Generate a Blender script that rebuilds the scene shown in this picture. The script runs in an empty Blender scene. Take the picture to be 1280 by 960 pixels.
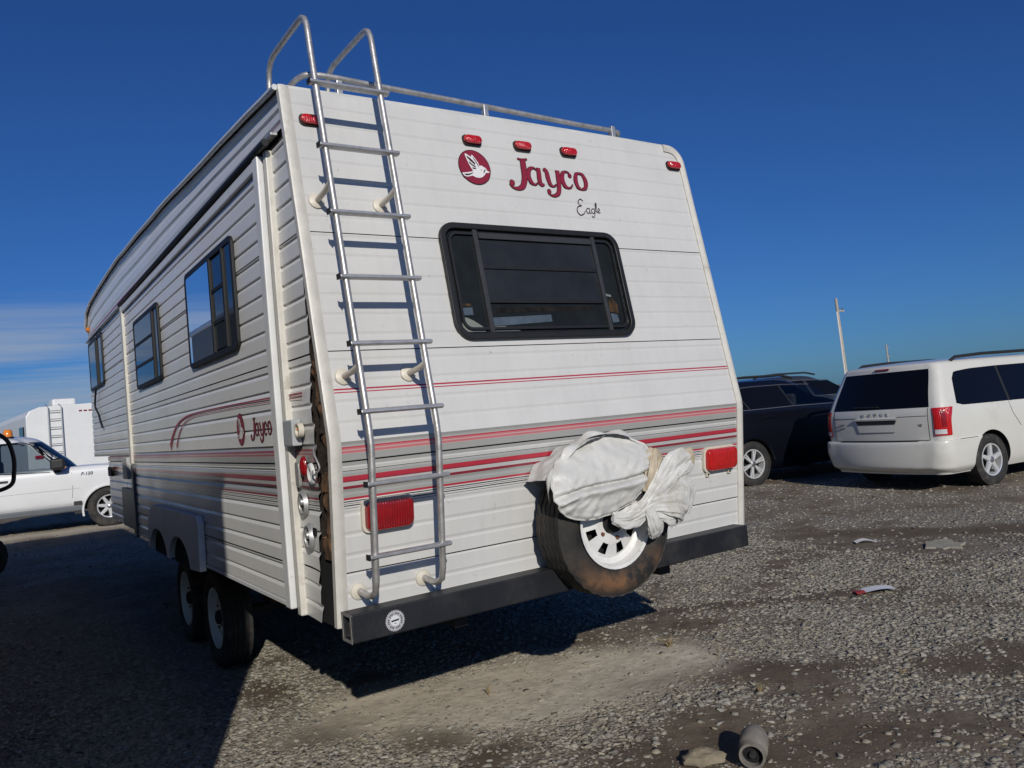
import bpy, bmesh, math, random
import numpy as np
from mathutils import Vector, Matrix, noise as mnoise

random.seed(7); RNG = np.random.default_rng(11)
S = bpy.context.scene
COL = S.collection

# ------------------------------------------------------------------ camera
CAM = Vector((-1.16375, -3.0626, 1.51469))
cr = Vector((0.82904687, -0.55217827, -0.08820687))
cu = Vector((0.05311686, -0.07926436, 0.99543747))
cf = Vector((0.5566506, 0.82994959, 0.03638389))
cd = bpy.data.cameras.new('camera'); cam = bpy.data.objects.new('camera', cd); COL.objects.link(cam)
cam.matrix_world = Matrix(((cr.x, cu.x, -cf.x, CAM.x), (cr.y, cu.y, -cf.y, CAM.y), (cr.z, cu.z, -cf.z, CAM.z), (0, 0, 0, 1)))
cd.sensor_width = 36; cd.lens = 36 * 995.55 / 1280; cd.clip_start = .02; cd.clip_end = 6000
S.camera = cam
S.view_settings.view_transform = 'Standard'; S.view_settings.look = 'None'
S.view_settings.exposure = 0.0; S.view_settings.gamma = 1.0; S.view_settings.use_curve_mapping = False
S.cycles.use_denoising = True
S.cycles.max_bounces = 8; S.cycles.diffuse_bounces = 2; S.cycles.transparent_max_bounces = 12

# ------------------------------------------------------------------ sun and sky
SUN_EL = math.radians(25.3); SUN_AZ = math.radians(21.3)      # light travels towards +Y, a little to +X
sdir = Vector((math.sin(SUN_AZ) * math.cos(SUN_EL), math.cos(SUN_AZ) * math.cos(SUN_EL), -math.sin(SUN_EL)))
sl = bpy.data.lights.new('sun', 'SUN'); sl.energy = 3.3; sl.angle = math.radians(.55); sl.color = (1, .955, .885)
sun = bpy.data.objects.new('sun', sl); COL.objects.link(sun)
sun.rotation_euler = sdir.to_track_quat('-Z', 'Y').to_euler(); sun.location = (-6, -16, 12)

W = bpy.data.worlds.new('World'); S.world = W; W.use_nodes = True
nt = W.node_tree; nt.nodes.clear()
def N(t, kind, **kw):
    n = t.nodes.new(kind)
    for k, v in kw.items():
        if k in n.bl_rna.properties and k not in n.inputs: setattr(n, k, v)
        else: n.inputs[k].default_value = v
    return n
def LK(t, a, b): t.links.new(a, b)
out = N(nt, 'ShaderNodeOutputWorld'); bg = N(nt, 'ShaderNodeBackground'); bg.inputs['Strength'].default_value = .053
sky = nt.nodes.new('ShaderNodeTexSky'); sky.sky_type = 'NISHITA'; sky.sun_disc = False
sky.sun_elevation = SUN_EL; sky.sun_rotation = math.atan2(-sdir.x, -sdir.y)
sky.altitude = 200; sky.air_density = 1.0; sky.dust_density = .45; sky.ozone_density = 3.2
# thin streaky cirrus low over the horizon
tc = N(nt, 'ShaderNodeTexCoord'); sep = N(nt, 'ShaderNodeSeparateXYZ'); LK(nt, tc.outputs['Generated'], sep.inputs[0])
mp = N(nt, 'ShaderNodeMapping'); mp.inputs['Scale'].default_value = (1.0, 1.0, 24); mp.inputs['Location'].default_value = (5.37, -5.4, 5.9)
LK(nt, tc.outputs['Generated'], mp.inputs[0])
nz = N(nt, 'ShaderNodeTexNoise', Scale=1.3, Detail=5.0, Roughness=.55); LK(nt, mp.outputs[0], nz.inputs['Vector'])
r1 = N(nt, 'ShaderNodeMapRange'); r1.inputs[1].default_value = .50; r1.inputs[2].default_value = .66; LK(nt, nz.outputs['Fac'], r1.inputs[0])
r2 = N(nt, 'ShaderNodeMapRange'); r2.inputs[1].default_value = .20; r2.inputs[2].default_value = .10; LK(nt, sep.outputs['Z'], r2.inputs[0])
r3 = N(nt, 'ShaderNodeMapRange'); r3.inputs[1].default_value = .0; r3.inputs[2].default_value = .03; LK(nt, sep.outputs['Z'], r3.inputs[0])
m1 = N(nt, 'ShaderNodeMath', operation='MULTIPLY'); LK(nt, r1.outputs[0], m1.inputs[0]); LK(nt, r2.outputs[0], m1.inputs[1])
m2 = N(nt, 'ShaderNodeMath', operation='MULTIPLY'); LK(nt, m1.outputs[0], m2.inputs[0]); LK(nt, r3.outputs[0], m2.inputs[1])
vd_ = N(nt, 'ShaderNodeVectorMath', operation='DOT_PRODUCT'); LK(nt, tc.outputs['Generated'], vd_.inputs[0]); vd_.inputs[1].default_value = (-.50, .866, 0)   # the cloud bank lies over to the left
r4 = N(nt, 'ShaderNodeMapRange'); r4.inputs[1].default_value = .30; r4.inputs[2].default_value = .85; LK(nt, vd_.outputs['Value'], r4.inputs[0])
m4 = N(nt, 'ShaderNodeMath', operation='MULTIPLY'); LK(nt, m2.outputs[0], m4.inputs[0]); LK(nt, r4.outputs[0], m4.inputs[1])
m3 = N(nt, 'ShaderNodeMath', operation='MULTIPLY'); LK(nt, m4.outputs[0], m3.inputs[0]); m3.inputs[1].default_value = .95
mixc = N(nt, 'ShaderNodeMix', data_type='RGBA'); LK(nt, m3.outputs[0], mixc.inputs[0])
hs = N(nt, 'ShaderNodeMix', data_type='RGBA', blend_type='MULTIPLY'); hs.inputs[0].default_value = 1; hs.inputs[7].default_value = (.275, .60, 1.17, 1); LK(nt, sky.outputs[0], hs.inputs[6])   # the deep polarised blue of this clear winter sky
LK(nt, hs.outputs[2], mixc.inputs[6]); mixc.inputs[7].default_value = (5.0, 6.4, 8.6, 1)
LK(nt, mixc.outputs[2], bg.inputs['Color']); LK(nt, bg.outputs[0], out.inputs[0])

# ------------------------------------------------------------------ materials
def new_mat(name):
    m = bpy.data.materials.new(name); m.use_nodes = True
    t = m.node_tree; return m, t, t.nodes['Principled BSDF']
def mat(name, col, rough=.5, metal=0, var=.0, vscale=6, bump=0, bscale=40, coat=0, spec=.5, dirt=None, dscale=3, dlo=.52, dhi=.7, stretch=(1, 1, 1)):
    m, t, b = new_mat(name)
    b.inputs['Roughness'].default_value = rough; b.inputs['Metallic'].default_value = metal
    b.inputs['Coat Weight'].default_value = coat; b.inputs['Coat Roughness'].default_value = .05
    b.inputs['Specular IOR Level'].default_value = spec
    b.inputs['Base Color'].default_value = (*col, 1)
    if var or bump or dirt:
        tc = N(t, 'ShaderNodeTexCoord'); mp = N(t, 'ShaderNodeMapping'); mp.inputs['Scale'].default_value = stretch
        LK(t, tc.outputs['Object'], mp.inputs[0])
    src = None
    if var:
        n = N(t, 'ShaderNodeTexNoise', Scale=vscale, Detail=6.0, Roughness=.6); LK(t, mp.outputs[0], n.inputs['Vector'])
        mr = N(t, 'ShaderNodeMapRange'); mr.inputs[1].default_value = .3; mr.inputs[2].default_value = .7
        mr.inputs[3].default_value = 1 - var; mr.inputs[4].default_value = 1 + var * .6; LK(t, n.outputs['Fac'], mr.inputs[0])
        mx = N(t, 'ShaderNodeMix', data_type='RGBA', blend_type='MULTIPLY'); mx.inputs[0].default_value = 1
        mx.inputs[6].default_value = (*col, 1); LK(t, mr.outputs[0], mx.inputs[7]); src = mx.outputs[2]
        LK(t, src, b.inputs['Base Color'])
    if dirt:
        n = N(t, 'ShaderNodeTexNoise', Scale=dscale, Detail=8.0, Roughness=.65); LK(t, mp.outputs[0], n.inputs['Vector'])
        mr = N(t, 'ShaderNodeMapRange'); mr.inputs[1].default_value = dlo; mr.inputs[2].default_value = dhi; LK(t, n.outputs['Fac'], mr.inputs[0])
        mx = N(t, 'ShaderNodeMix', data_type='RGBA'); LK(t, mr.outputs[0], mx.inputs[0])
        if src: LK(t, src, mx.inputs[6])
        else: mx.inputs[6].default_value = (*col, 1)
        mx.inputs[7].default_value = (*dirt, 1); LK(t, mx.outputs[2], b.inputs['Base Color'])
    if bump:
        n = N(t, 'ShaderNodeTexNoise', Scale=bscale, Detail=5.0); LK(t, mp.outputs[0], n.inputs['Vector'])
        bp = N(t, 'ShaderNodeBump', Strength=bump, Distance=.01); LK(t, n.outputs['Fac'], bp.inputs['Height']); LK(t, bp.outputs[0], b.inputs['Normal'])
    return m

WHT = (.615, .606, .575)
def siding_mat(name, thin, stripes=True, tint=1.0, coat=.7, red=1.0):
    m, t, b = new_mat(name)
    wh = tuple(c * tint for c in WHT); gr = (.335, .335, .315); lg = (.44, .43, .41); dk = (.03, .028, .03); rd = (.42, .03, .05); dr = (.22, .02, .035); pk = (.52, .16, .17); lp = (.50, .36, .35)
    if red != 1: rd, dr, pk = [tuple(c * red for c in q) for q in (rd, dr, pk)]
    st = [(1.10, wh)]
    if stripes:
        st += [(1.186, dk), (1.189, wh), (1.196, dk), (1.1985, wh), (1.2045, dk), (1.207, wh), (1.2125, dk), (1.215, wh), (1.221, rd), (1.231, gr),
               (1.266, dr), (1.277, lg), (1.294, dr), (1.298, rd), (1.316, gr), (1.337, dk), (1.340, wh), (1.360, gr), (1.377, dk), (1.3795, gr),
               (1.408, lp), (1.4105, pk), (1.420, lp), (1.4255, pk), (1.4325, rd), (1.436, gr), (1.457, wh)]
    if thin: st += [(1.657, rd), (1.661, wh), (1.669, rd), (1.676, wh)]
    tc = N(t, 'ShaderNodeTexCoord'); sp = N(t, 'ShaderNodeSeparateXYZ'); LK(t, tc.outputs['Object'], sp.inputs[0])
    mr = N(t, 'ShaderNodeMapRange'); mr.inputs[1].default_value = 1.1; mr.inputs[2].default_value = 1.7; LK(t, sp.outputs['Z'], mr.inputs[0])
    rp = N(t, 'ShaderNodeValToRGB'); cr_ = rp.color_ramp; cr_.interpolation = 'CONSTANT'
    while len(cr_.elements) > 1: cr_.elements.remove(cr_.elements[-1])
    cr_.elements[0].position = 0; cr_.elements[0].color = (*st[0][1], 1)
    for z, c in st[1:]:
        e = cr_.elements.new((z - 1.1) / .6); e.color = (*c, 1)
    LK(t, mr.outputs[0], rp.inputs[0])
    # weathering: broad chalking, fine vertical run marks, specks
    n1 = N(t, 'ShaderNodeTexNoise', Scale=1.7, Detail=6.0, Roughness=.6); LK(t, tc.outputs['Object'], n1.inputs['Vector'])
    mp = N(t, 'ShaderNodeMapping'); mp.inputs['Scale'].default_value = (22, 22, .9); LK(t, tc.outputs['Object'], mp.inputs[0])
    n2 = N(t, 'ShaderNodeTexNoise', Scale=1.0, Detail=4.0, Roughness=.6); LK(t, mp.outputs[0], n2.inputs['Vector'])
    a1 = N(t, 'ShaderNodeMapRange'); a1.inputs[1].default_value = .35; a1.inputs[2].default_value = .75; a1.inputs[3].default_value = 1.02; a1.inputs[4].default_value = .90; LK(t, n1.outputs['Fac'], a1.inputs[0])
    a2 = N(t, 'ShaderNodeMapRange'); a2.inputs[1].default_value = .45; a2.inputs[2].default_value = .8; a2.inputs[3].default_value = 1.0; a2.inputs[4].default_value = .945; LK(t, n2.outputs['Fac'], a2.inputs[0])
    mm = N(t, 'ShaderNodeMath', operation='MULTIPLY'); LK(t, a1.outputs[0], mm.inputs[0]); LK(t, a2.outputs[0], mm.inputs[1])
    mx = N(t, 'ShaderNodeMix', data_type='RGBA', blend_type='MULTIPLY'); mx.inputs[0].default_value = 1; LK(t, rp.outputs[0], mx.inputs[6]); LK(t, mm.outputs[0], mx.inputs[7])
    n3 = N(t, 'ShaderNodeTexNoise', Scale=38.0, Detail=3.0); LK(t, tc.outputs['Object'], n3.inputs['Vector'])
    a3 = N(t, 'ShaderNodeMapRange'); a3.inputs[1].default_value = .69; a3.inputs[2].default_value = .78; a3.inputs[4].default_value = .45; LK(t, n3.outputs['Fac'], a3.inputs[0])
    mx2 = N(t, 'ShaderNodeMix', data_type='RGBA'); LK(t, a3.outputs[0], mx2.inputs[0]); LK(t, mx.outputs[2], mx2.inputs[6]); mx2.inputs[7].default_value = (.30, .25, .19, 1)
    LK(t, mx2.outputs[2], b.inputs['Base Color'])
    ra = N(t, 'ShaderNodeMapRange'); ra.inputs[3].default_value = .2; ra.inputs[4].default_value = .42; LK(t, n1.outputs['Fac'], ra.inputs[0]); LK(t, ra.outputs[0], b.inputs['Roughness'])
    b.inputs['Coat Weight'].default_value = coat; b.inputs['Coat Roughness'].default_value = .12
    nb = N(t, 'ShaderNodeTexNoise', Scale=260.0, Detail=2.0); LK(t, tc.outputs['Object'], nb.inputs['Vector'])
    bp = N(t, 'ShaderNodeBump', Strength=.06, Distance=.002); LK(t, nb.outputs['Fac'], bp.inputs['Height']); LK(t, bp.outputs[0], b.inputs['Normal'])
    return m

def glass_mat(name, tint, refl=1.0, rough=.01):
    m, t, b = new_mat(name); t.nodes.remove(b)
    o = t.nodes['Material Output']; tr = N(t, 'ShaderNodeBsdfTransparent', Color=(*tint, 1)); gl = N(t, 'ShaderNodeBsdfGlossy', Roughness=rough); gl.inputs['Color'].default_value = (refl, refl, refl, 1)
    fr = N(t, 'ShaderNodeFresnel', IOR=1.52); mx = N(t, 'ShaderNodeMixShader'); LK(t, fr.outputs[0], mx.inputs[0]); LK(t, tr.outputs[0], mx.inputs[1]); LK(t, gl.outputs[0], mx.inputs[2]); LK(t, mx.outputs[0], o.inputs[0])
    return m

M = {}
M['side'] = siding_mat('white aluminium siding, striped', False, True, 1.30, .12, .62)  # same skin as the rear, with extra light painted into its white
M['rear'] = siding_mat('white aluminium siding, striped with pinline', True, coat=.3)
M['plain'] = siding_mat('white aluminium siding', False, False, 1.3, .15)  # white raised by the same painted-in light as the striped side skin
M['bg_rv'] = mat('gelcoat white', (.74, .74, .72), .35, var=.05, vscale=2)
M['trim'] = mat('aged cream trim', (.60, .575, .51), .4, var=.12, vscale=14, dirt=(.25, .21, .16), dscale=9, dlo=.62, dhi=.8, bump=.1, bscale=60)
M['trimw'] = mat('white slide trim', (.70, .70, .68), .35, var=.08, vscale=10, dirt=(.3, .27, .22), dscale=8, dlo=.64, dhi=.8)
M['alu'] = mat('weathered aluminium tube', (.56, .54, .51), .45, .7, var=.3, vscale=25, bump=.1, bscale=90)
M['alud'] = mat('rail grip aluminium', (.50, .50, .50), .45, .7, var=.2, vscale=30)
M['bracket'] = mat('cream plastic bracket', (.62, .57, .47), .45, var=.1)
M['blackplastic'] = mat('black plastic frame', (.009, .009, .010), .55, var=.3, vscale=30, bump=.05)
M['rubber'] = mat('tyre rubber', (.022, .021, .020), .82, var=.35, vscale=20, dirt=(.075, .065, .052), dscale=7, dlo=.5, dhi=.75, bump=.25, bscale=120)
M['rubber_rust'] = mat('spare tyre rubber', (.022, .021, .020), .75, var=.35, vscale=12, dirt=(.07, .06, .05), dscale=8, dlo=.5, dhi=.75, bump=.2, bscale=120)
M['rimw'] = mat('white steel rim', (.72, .71, .68), .4, var=.12, vscale=12, dirt=(.28, .16, .09), dscale=13, dlo=.62, dhi=.75)
M['black'] = mat('dark void', (.006, .006, .006), .9)
M['chassis'] = mat('chassis black steel', (.014, .013, .013), .7, var=.4, vscale=9)
M['bumper'] = mat('faded black steel bumper', (.012, .013, .016), .5, var=.35, vscale=7, dirt=(.045, .042, .038), dscale=5, dlo=.5, dhi=.85, bump=.12, bscale=70)
M['bumpend'] = mat('bumper tube inside', (.25, .24, .22), .7, var=.3, vscale=20, dirt=(.10, .06, .03), dscale=20)
M['rust'] = mat('rusty steel', (.17, .07, .035), .85, var=.4, vscale=25, bump=.3)
M['wood'] = mat('rotten wood', (.26, .135, .06), .9, var=.6, vscale=18, dirt=(.03, .018, .01), dscale=22, dlo=.42, dhi=.6, bump=.9, bscale=45, stretch=(1, 1, .25))
M['woodd'] = mat('mouldy wood', (.045, .03, .02), .95, var=.7, vscale=26, bump=1, bscale=60)
M['redlens'] = mat('red lens', (.52, .012, .012), .12, coat=.6, var=.25, vscale=60, bump=.25, bscale=140)
M['redlensd'] = mat('faded dark red lens', (.26, .006, .01), .16, coat=.5, var=.2, vscale=30, bump=.2, bscale=120)
M['amber'] = mat('amber lens', (.75, .22, .02), .15, coat=.5, var=.15, vscale=30)
M['lens'] = mat('clear lens', (.62, .62, .62), .12, coat=.5, var=.2, vscale=40)
M['darkglass'] = mat('dark tinted glass', (.008, .009, .010), .04, spec=.4)
M['dimroom'] = mat('dim interior', (.028, .030, .032), .9, var=.4, vscale=7)
M['blackglass'] = mat('black privacy glass', (.004, .004, .005), .05, spec=.35)
M['screen'] = mat('insect screened pane', (.022, .024, .027), .30, spec=.3, var=.3, vscale=5)
M['glass'] = glass_mat('window glass', (.55, .6, .62))
M['glass_dark'] = glass_mat('tinted window glass', (.22, .23, .23), .55)
M['glass_rear'] = glass_mat('rear window glass', (.62, .66, .66), .35)
M['curtain'] = mat('pale curtain', (.55, .53, .49), .9, var=.15, vscale=12)
M['maroon'] = mat('maroon decal', (.24, .018, .038), .4, var=.12, vscale=60)
M['maroond'] = mat('dark decal outline', (.045, .012, .016), .4)
M['decalw'] = mat('white decal', (.72, .71, .69), .4)
M['decalred'] = mat('red pinstripe', (.36, .03, .05), .4, var=.2, vscale=40)
M['chrome'] = mat('scuffed chrome', (.75, .75, .73), .15, 1, var=.15, vscale=30)
M['chromed'] = mat('dull chrome', (.42, .42, .41), .45, .5, var=.25, vscale=30, dirt=(.3, .27, .22), dscale=30)
M['cover'] = mat('torn white vinyl', (.60, .59, .55), .45, var=.10, vscale=6, dirt=(.34, .29, .21), dscale=5, dlo=.54, dhi=.78, bump=.55, bscale=26)
M['coverb'] = mat('stained vinyl lining', (.50, .42, .30), .75, var=.25, vscale=9, dirt=(.30, .22, .13), dscale=6, dlo=.5, dhi=.72, bump=.3, bscale=30)
M['steelgrey'] = mat('grey painted steel', (.10, .11, .12), .45, var=.15)
M['framegrey'] = mat('dark anodised frame', (.035, .036, .038), .5, var=.2, vscale=12)
M['reflblue'] = mat('painted blue reflection', (.20, .24, .32), .9, var=.3, vscale=14)  # colour for the reflections painted into the rear window
M['sticker'] = mat('silver sticker', (.42, .42, .43), .45, var=.25, vscale=200)
M['stickerl'] = mat('pale sticker centre', (.66, .67, .67), .5)
M['roof'] = mat('white roof membrane', (.6, .6, .57), .7, var=.2, vscale=4)

for k_ in ('redlens', 'redlensd'):            # moulded ribs in the lenses
    t = M[k_].node_tree; b = t.nodes['Principled BSDF']; tc_ = N(t, 'ShaderNodeTexCoord'); wv = N(t, 'ShaderNodeTexWave', Scale=28.0, Distortion=0.0); LK(t, tc_.outputs['Object'], wv.inputs['Vector'])
    bp_ = N(t, 'ShaderNodeBump', Strength=.5, Distance=.004); LK(t, wv.outputs['Fac'], bp_.inputs['Height']); LK(t, b.inputs['Normal'].links[0].from_socket, bp_.inputs['Normal']); LK(t, bp_.outputs[0], b.inputs['Normal'])

# ------------------------------------------------------------------ mesh helpers
class MB:
    def __init__(s): s.v = []; s.f = []; s.m = []
    def add(s, vs, fs, mi=0):
        o = len(s.v); s.v += [tuple(v) for v in vs]
        for f in fs: s.f.append(tuple(i + o for i in f)); s.m.append(mi)
        return s
    def box(s, x0, x1, y0, y1, z0, z1, mi=0):
        v = [(x, y, z) for z in (z0, z1) for y in (y0, y1) for x in (x0, x1)]
        return s.add(v, [(0, 2, 3, 1), (4, 5, 7, 6), (0, 1, 5, 4), (2, 6, 7, 3), (0, 4, 6, 2), (1, 3, 7, 5)], mi)
    def hexa(s, b, t, mi=0):      # four bottom and four top corners, same turning sense
        return s.add(list(b) + list(t), [(3, 2, 1, 0), (4, 5, 6, 7), (0, 1, 5, 4), (1, 2, 6, 5), (2, 3, 7, 6), (3, 0, 4, 7)], mi)
    def prism(s, poly, fn, d0, d1, mi=0, holes=False):
        n = len(poly); a = [fn(u, v, d0) for u, v in poly]; b = [fn(u, v, d1) for u, v in poly]
        fs = [tuple(range(n))[::-1], tuple(range(n, 2 * n))] + [(i, (i + 1) % n, n + (i + 1) % n, n + i) for i in range(n)]
        return s.add(a + b, fs, mi)
    def ring(s, outer, inner, fn, d0, d1, mi=0):   # frame between two loops of equal length
        n = len(outer); V = [fn(u, v, d0) for u, v in outer] + [fn(u, v, d1) for u, v in outer] + [fn(u, v, d1) for u, v in inner] + [fn(u, v, d0) for u, v in inner]
        fs = []
        for i in range(n):
            j = (i + 1) % n
            for k in range(4):
                l = (k + 1) % 4; fs.append((k * n + i, k * n + j, l * n + j, l * n + i))
        return s.add(V, fs, mi)
    def tube(s, path, r, n=10, closed=False, caps=True, mi=0):
        P = [Vector(p) for p in path]; R = r if isinstance(r, (list, tuple)) else [r] * len(P); vs = []; prev = None
        for i, p in enumerate(P):
            a = P[i - 1] if (i or closed) else p; b = P[(i + 1) % len(P)] if (i < len(P) - 1 or closed) else p
            t = (b - a).normalized()
            if prev is None: x = t.orthogonal().normalized()
            else: x = (prev - t * prev.dot(t)).normalized()
            prev = x; y = t.cross(x)
            vs += [p + (x * math.cos(2 * math.pi * k / n) + y * math.sin(2 * math.pi * k / n)) * R[i] for k in range(n)]
        m = len(P); fs = []
        for i in range(m if closed else m - 1):
            j = (i + 1) % m
            fs += [(i * n + k, i * n + (k + 1) % n, j * n + (k + 1) % n, j * n + k) for k in range(n)]
        if caps and not closed: fs += [tuple(range(n))[::-1], tuple(range((m - 1) * n, m * n))]
        return s.add(vs, fs, mi)
    def lathe(s, prof, fn, n=32, skip=None, mi=0, mod=None, closed=False):  # prof: (radius, axial); fn(a,b,c): c axial
        vs = []; m = len(prof)
        for k in range(n):
            th = 2 * math.pi * k / n; c, sn = math.cos(th), math.sin(th)
            for i, (r, h) in enumerate(prof):
                rr = r + (mod(i, k) if mod else 0); vs.append(fn(rr * c, rr * sn, h))
        fs = []
        for k in range(n):
            j = (k + 1) % n
            for i in range(m if closed else m - 1):
                if skip and skip(i, k): continue
                i2 = (i + 1) % m; fs.append((k * m + i, j * m + i, j * m + i2, k * m + i2))
        return s.add(vs, fs, mi)
    def grid(s, fn, nu, nv, mi=0, flip=False):
        vs = [fn(i / nu, j / nv) for j in range(nv + 1) for i in range(nu + 1)]; fs = []
        for j in range(nv):
            for i in range(nu):
                a = j * (nu + 1) + i; f = (a, a + 1, a + nu + 2, a + nu + 1); fs.append(f[::-1] if flip else f)
        return s.add(vs, fs, mi)
    def build(s, name, mats, parent=None, off=(0, 0, 0), smooth=None, bevel=0, bseg=2, fix=False):
        me = bpy.data.meshes.new(name); o = off
        me.from_pydata([(x - o[0], y - o[1], z - o[2]) for x, y, z in s.v], [], s.f)
        for m in (mats if isinstance(mats, (list, tuple)) else [mats]): me.materials.append(m if not isinstance(m, str) else M[m])
        me.polygons.foreach_set('material_index', s.m)
        if fix:
            bm = bmesh.new(); bm.from_mesh(me); bmesh.ops.recalc_face_normals(bm, faces=bm.faces); bm.to_mesh(me); bm.free()
        if smooth is not None:
            me.polygons.foreach_set('use_smooth', [True] * len(me.polygons)); me.set_sharp_from_angle(angle=math.radians(smooth))
        me.update()
        ob = bpy.data.objects.new(name, me); COL.objects.link(ob)
        if parent: ob.parent = parent
        if bevel:
            b = ob.modifiers.new('bevel', 'BEVEL'); b.width = bevel; b.segments = bseg; b.limit_method = 'ANGLE'; b.angle_limit = math.radians(40)
        return ob

def tag(o, label, cat, group=None):
    o['label'] = label; o['category'] = cat
    if group: o['group'] = group
    return o
def thing(name, label, cat, loc=(0, 0, 0), rz=0, group=None):
    o = bpy.data.objects.new(name, None); COL.objects.link(o); o.location = loc; o.rotation_euler = (0, 0, rz); o.empty_display_size = .3
    return tag(o, label, cat, group)
def rrect(u0, u1, v0, v1, r, n=6):
    P = []
    for cx, cy, a0 in ((u1 - r, v0 + r, -90), (u1 - r, v1 - r, 0), (u0 + r, v1 - r, 90), (u0 + r, v0 + r, 180)):
        for k in range(n + 1):
            a = math.radians(a0 + 90 * k / n); P.append((cx + r * math.cos(a), cy + r * math.sin(a)))
    return P
def catmull(P, n=8):
    P = [np.array(p, float) for p in P]; out = []
    Q = [2 * P[0] - P[1]] + P + [2 * P[-1] - P[-2]]
    for i in range(1, len(Q) - 2):
        for k in range(n):
            t = k / n; a, b, c, d = Q[i - 1:i + 3]
            out.append(.5 * ((2 * b) + (c - a) * t + (2 * a - 5 * b + 4 * c - d) * t * t + (3 * b - a - 3 * c + d) * t ** 3))
    out.append(P[-1]); return [tuple(p) for p in out]
def fbm(x, y, z=0.0, o=4):
    return mnoise.fractal(Vector((x, y, z)), 1.0, 2.0, o)

def textmesh(name, body, size, mtl, parent, loc, rot, extrude=.003, space=1.0, shear=0):
    c = bpy.data.curves.new(name, 'FONT'); c.body = body; c.size = size; c.extrude = extrude; c.space_character = space; c.shear = shear; c.align_x = 'CENTER'
    o = bpy.data.objects.new(name, c); COL.objects.link(o); dg = bpy.context.evaluated_depsgraph_get(); dg.update()
    me = bpy.data.meshes.new_from_object(o.evaluated_get(dg)); bpy.data.objects.remove(o); bpy.data.curves.remove(c)
    me.materials.clear(); me.materials.append(M[mtl]); me.name = name; ob = bpy.data.objects.new(name, me); COL.objects.link(ob); ob.parent = parent; ob.location = loc; ob.rotation_euler = rot; return ob

# ================================================================== GROUND (one sheet out to the horizon, fine near the camera)
def axis(lo, hi, step, far):
    a = list(np.arange(lo, hi + 1e-6, step)); s = step; x = hi; up = []
    while x < far: s *= 1.28; x += s; up.append(x)
    s = step; x = lo; dn = []
    while x > -far: s *= 1.28; x -= s; dn.append(x)
    return np.array(dn[::-1] + a + up)
def vnoise(X, Y, sc, seed, octv=4):
    """numpy value noise, 0..1"""
    tot = np.zeros_like(X); amp = 1.0; s = 0
    for o in range(octv):
        r = np.random.default_rng(seed + o); T = r.random((256, 256)); x = X * sc; y = Y * sc
        xi = np.floor(x).astype(int); yi = np.floor(y).astype(int); fx = x - xi; fy = y - yi
        fx = fx * fx * (3 - 2 * fx); fy = fy * fy * (3 - 2 * fy)
        g = lambda i, j: T[i & 255, j & 255]
        tot += amp * ((g(xi, yi) * (1 - fx) + g(xi + 1, yi) * fx) * (1 - fy) + (g(xi, yi + 1) * (1 - fx) + g(xi + 1, yi + 1) * fx) * fy)
        s += amp; amp *= .55; sc *= 2.07
    return tot / s
def blob(X, Y, cx, cy, rx, ry, rot=0):
    c, s = math.cos(rot), math.sin(rot); u = ((X - cx) * c + (Y - cy) * s) / rx; v = (-(X - cx) * s + (Y - cy) * c) / ry
    return np.clip(1.35 - np.sqrt(u * u + v * v), 0, 1)
# bare dirt patches (dry pale, then dark damp) where the gravel is thin
DRY = [(1.28, .70, 1.1, .52, -.30), (.78, .92, .65, .42, -.3), (1.95, .50, .5, .32, -.3), (-.3, 14.7, 6, .6, 0)]
DAMP = [(.70, .10, .20, .13, .3), (1.8, .28, .30, .17, -.2), (1.25, -.48, .38, .22, -.3), (2.45, -.22, .55, .16, -.45), (1.85, -.95, .5, .17, -.5), (6.65, 1.15, 1.5, .26, -.9), (.2, 1.85, .16, .28, 0), (3.4, .9, 1.3, .12, -.6), (.25, .95, .2, .2, 0), (.5, .45, .14, .2, .3), (3.3, -.9, .5, .2, -.6)]
def ground_fields(X, Y):
    wx = X + .35 * (vnoise(X, Y, 2.2, 31) - .5); wy = Y + .35 * (vnoise(X, Y, 2.2, 61) - .5)
    dry = np.zeros_like(X); damp = np.zeros_like(X)
    for p in DRY: dry = np.maximum(dry, blob(wx, wy, *p))
    for p in DAMP: damp = np.maximum(damp, blob(wx, wy, *p))
    n = vnoise(X, Y, .55, 5); n2 = vnoise(X, Y, 2.6, 15)
    grav = np.clip((n * .55 + n2 * .45 - .34) * 4.2, 0, 1)
    grav = grav * (1 - np.clip(dry * 1.5, 0, .985)) * (1 - np.clip(damp * 1.25, 0, .9))
    damp2 = np.clip(damp * 1.3 + np.clip((vnoise(X, Y, .9, 77) - .62) * 5, 0, .8), 0, 1) * (1 - np.clip(dry, 0, 1))
    return grav, np.clip(dry * 1.9, 0, 1), damp2
def ground_h(X, Y):
    near = np.clip(1.6 - np.hypot(X - 2, Y - 4) / 30, 0, 1)
    h = (.05 * (vnoise(X, Y, .35, 3) - .5) + .028 * (vnoise(X, Y, 1.8, 8) - .5) + .010 * (vnoise(X, Y, 9, 9, 3) - .5)) * near
    for wx, wy in ((.2, 2.76), (.2, 3.70), (2.25, 2.76), (2.25, 3.70)):
        h -= .05 * np.exp(-(((X - wx) / .28) ** 2 + ((Y - wy) / .3) ** 2))
    return h - .004
gx = axis(-2.2, 9.0, .06, 2600); gy = axis(-2.6, 11.0, .06, 2600)
GX, GY = np.meshgrid(gx, gy); GZ = ground_h(GX, GY); gr_, dry_, damp_ = ground_fields(GX, GY)
me = bpy.data.meshes.new('ground'); nxg, nyg = len(gx), len(gy)
co = np.stack([GX, GY, GZ], -1).reshape(-1, 3)
idx = np.arange(nxg * nyg).reshape(nyg, nxg); q = np.stack([idx[:-1, :-1], idx[:-1, 1:], idx[1:, 1:], idx[1:, :-1]], -1).reshape(-1, 4)
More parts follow.
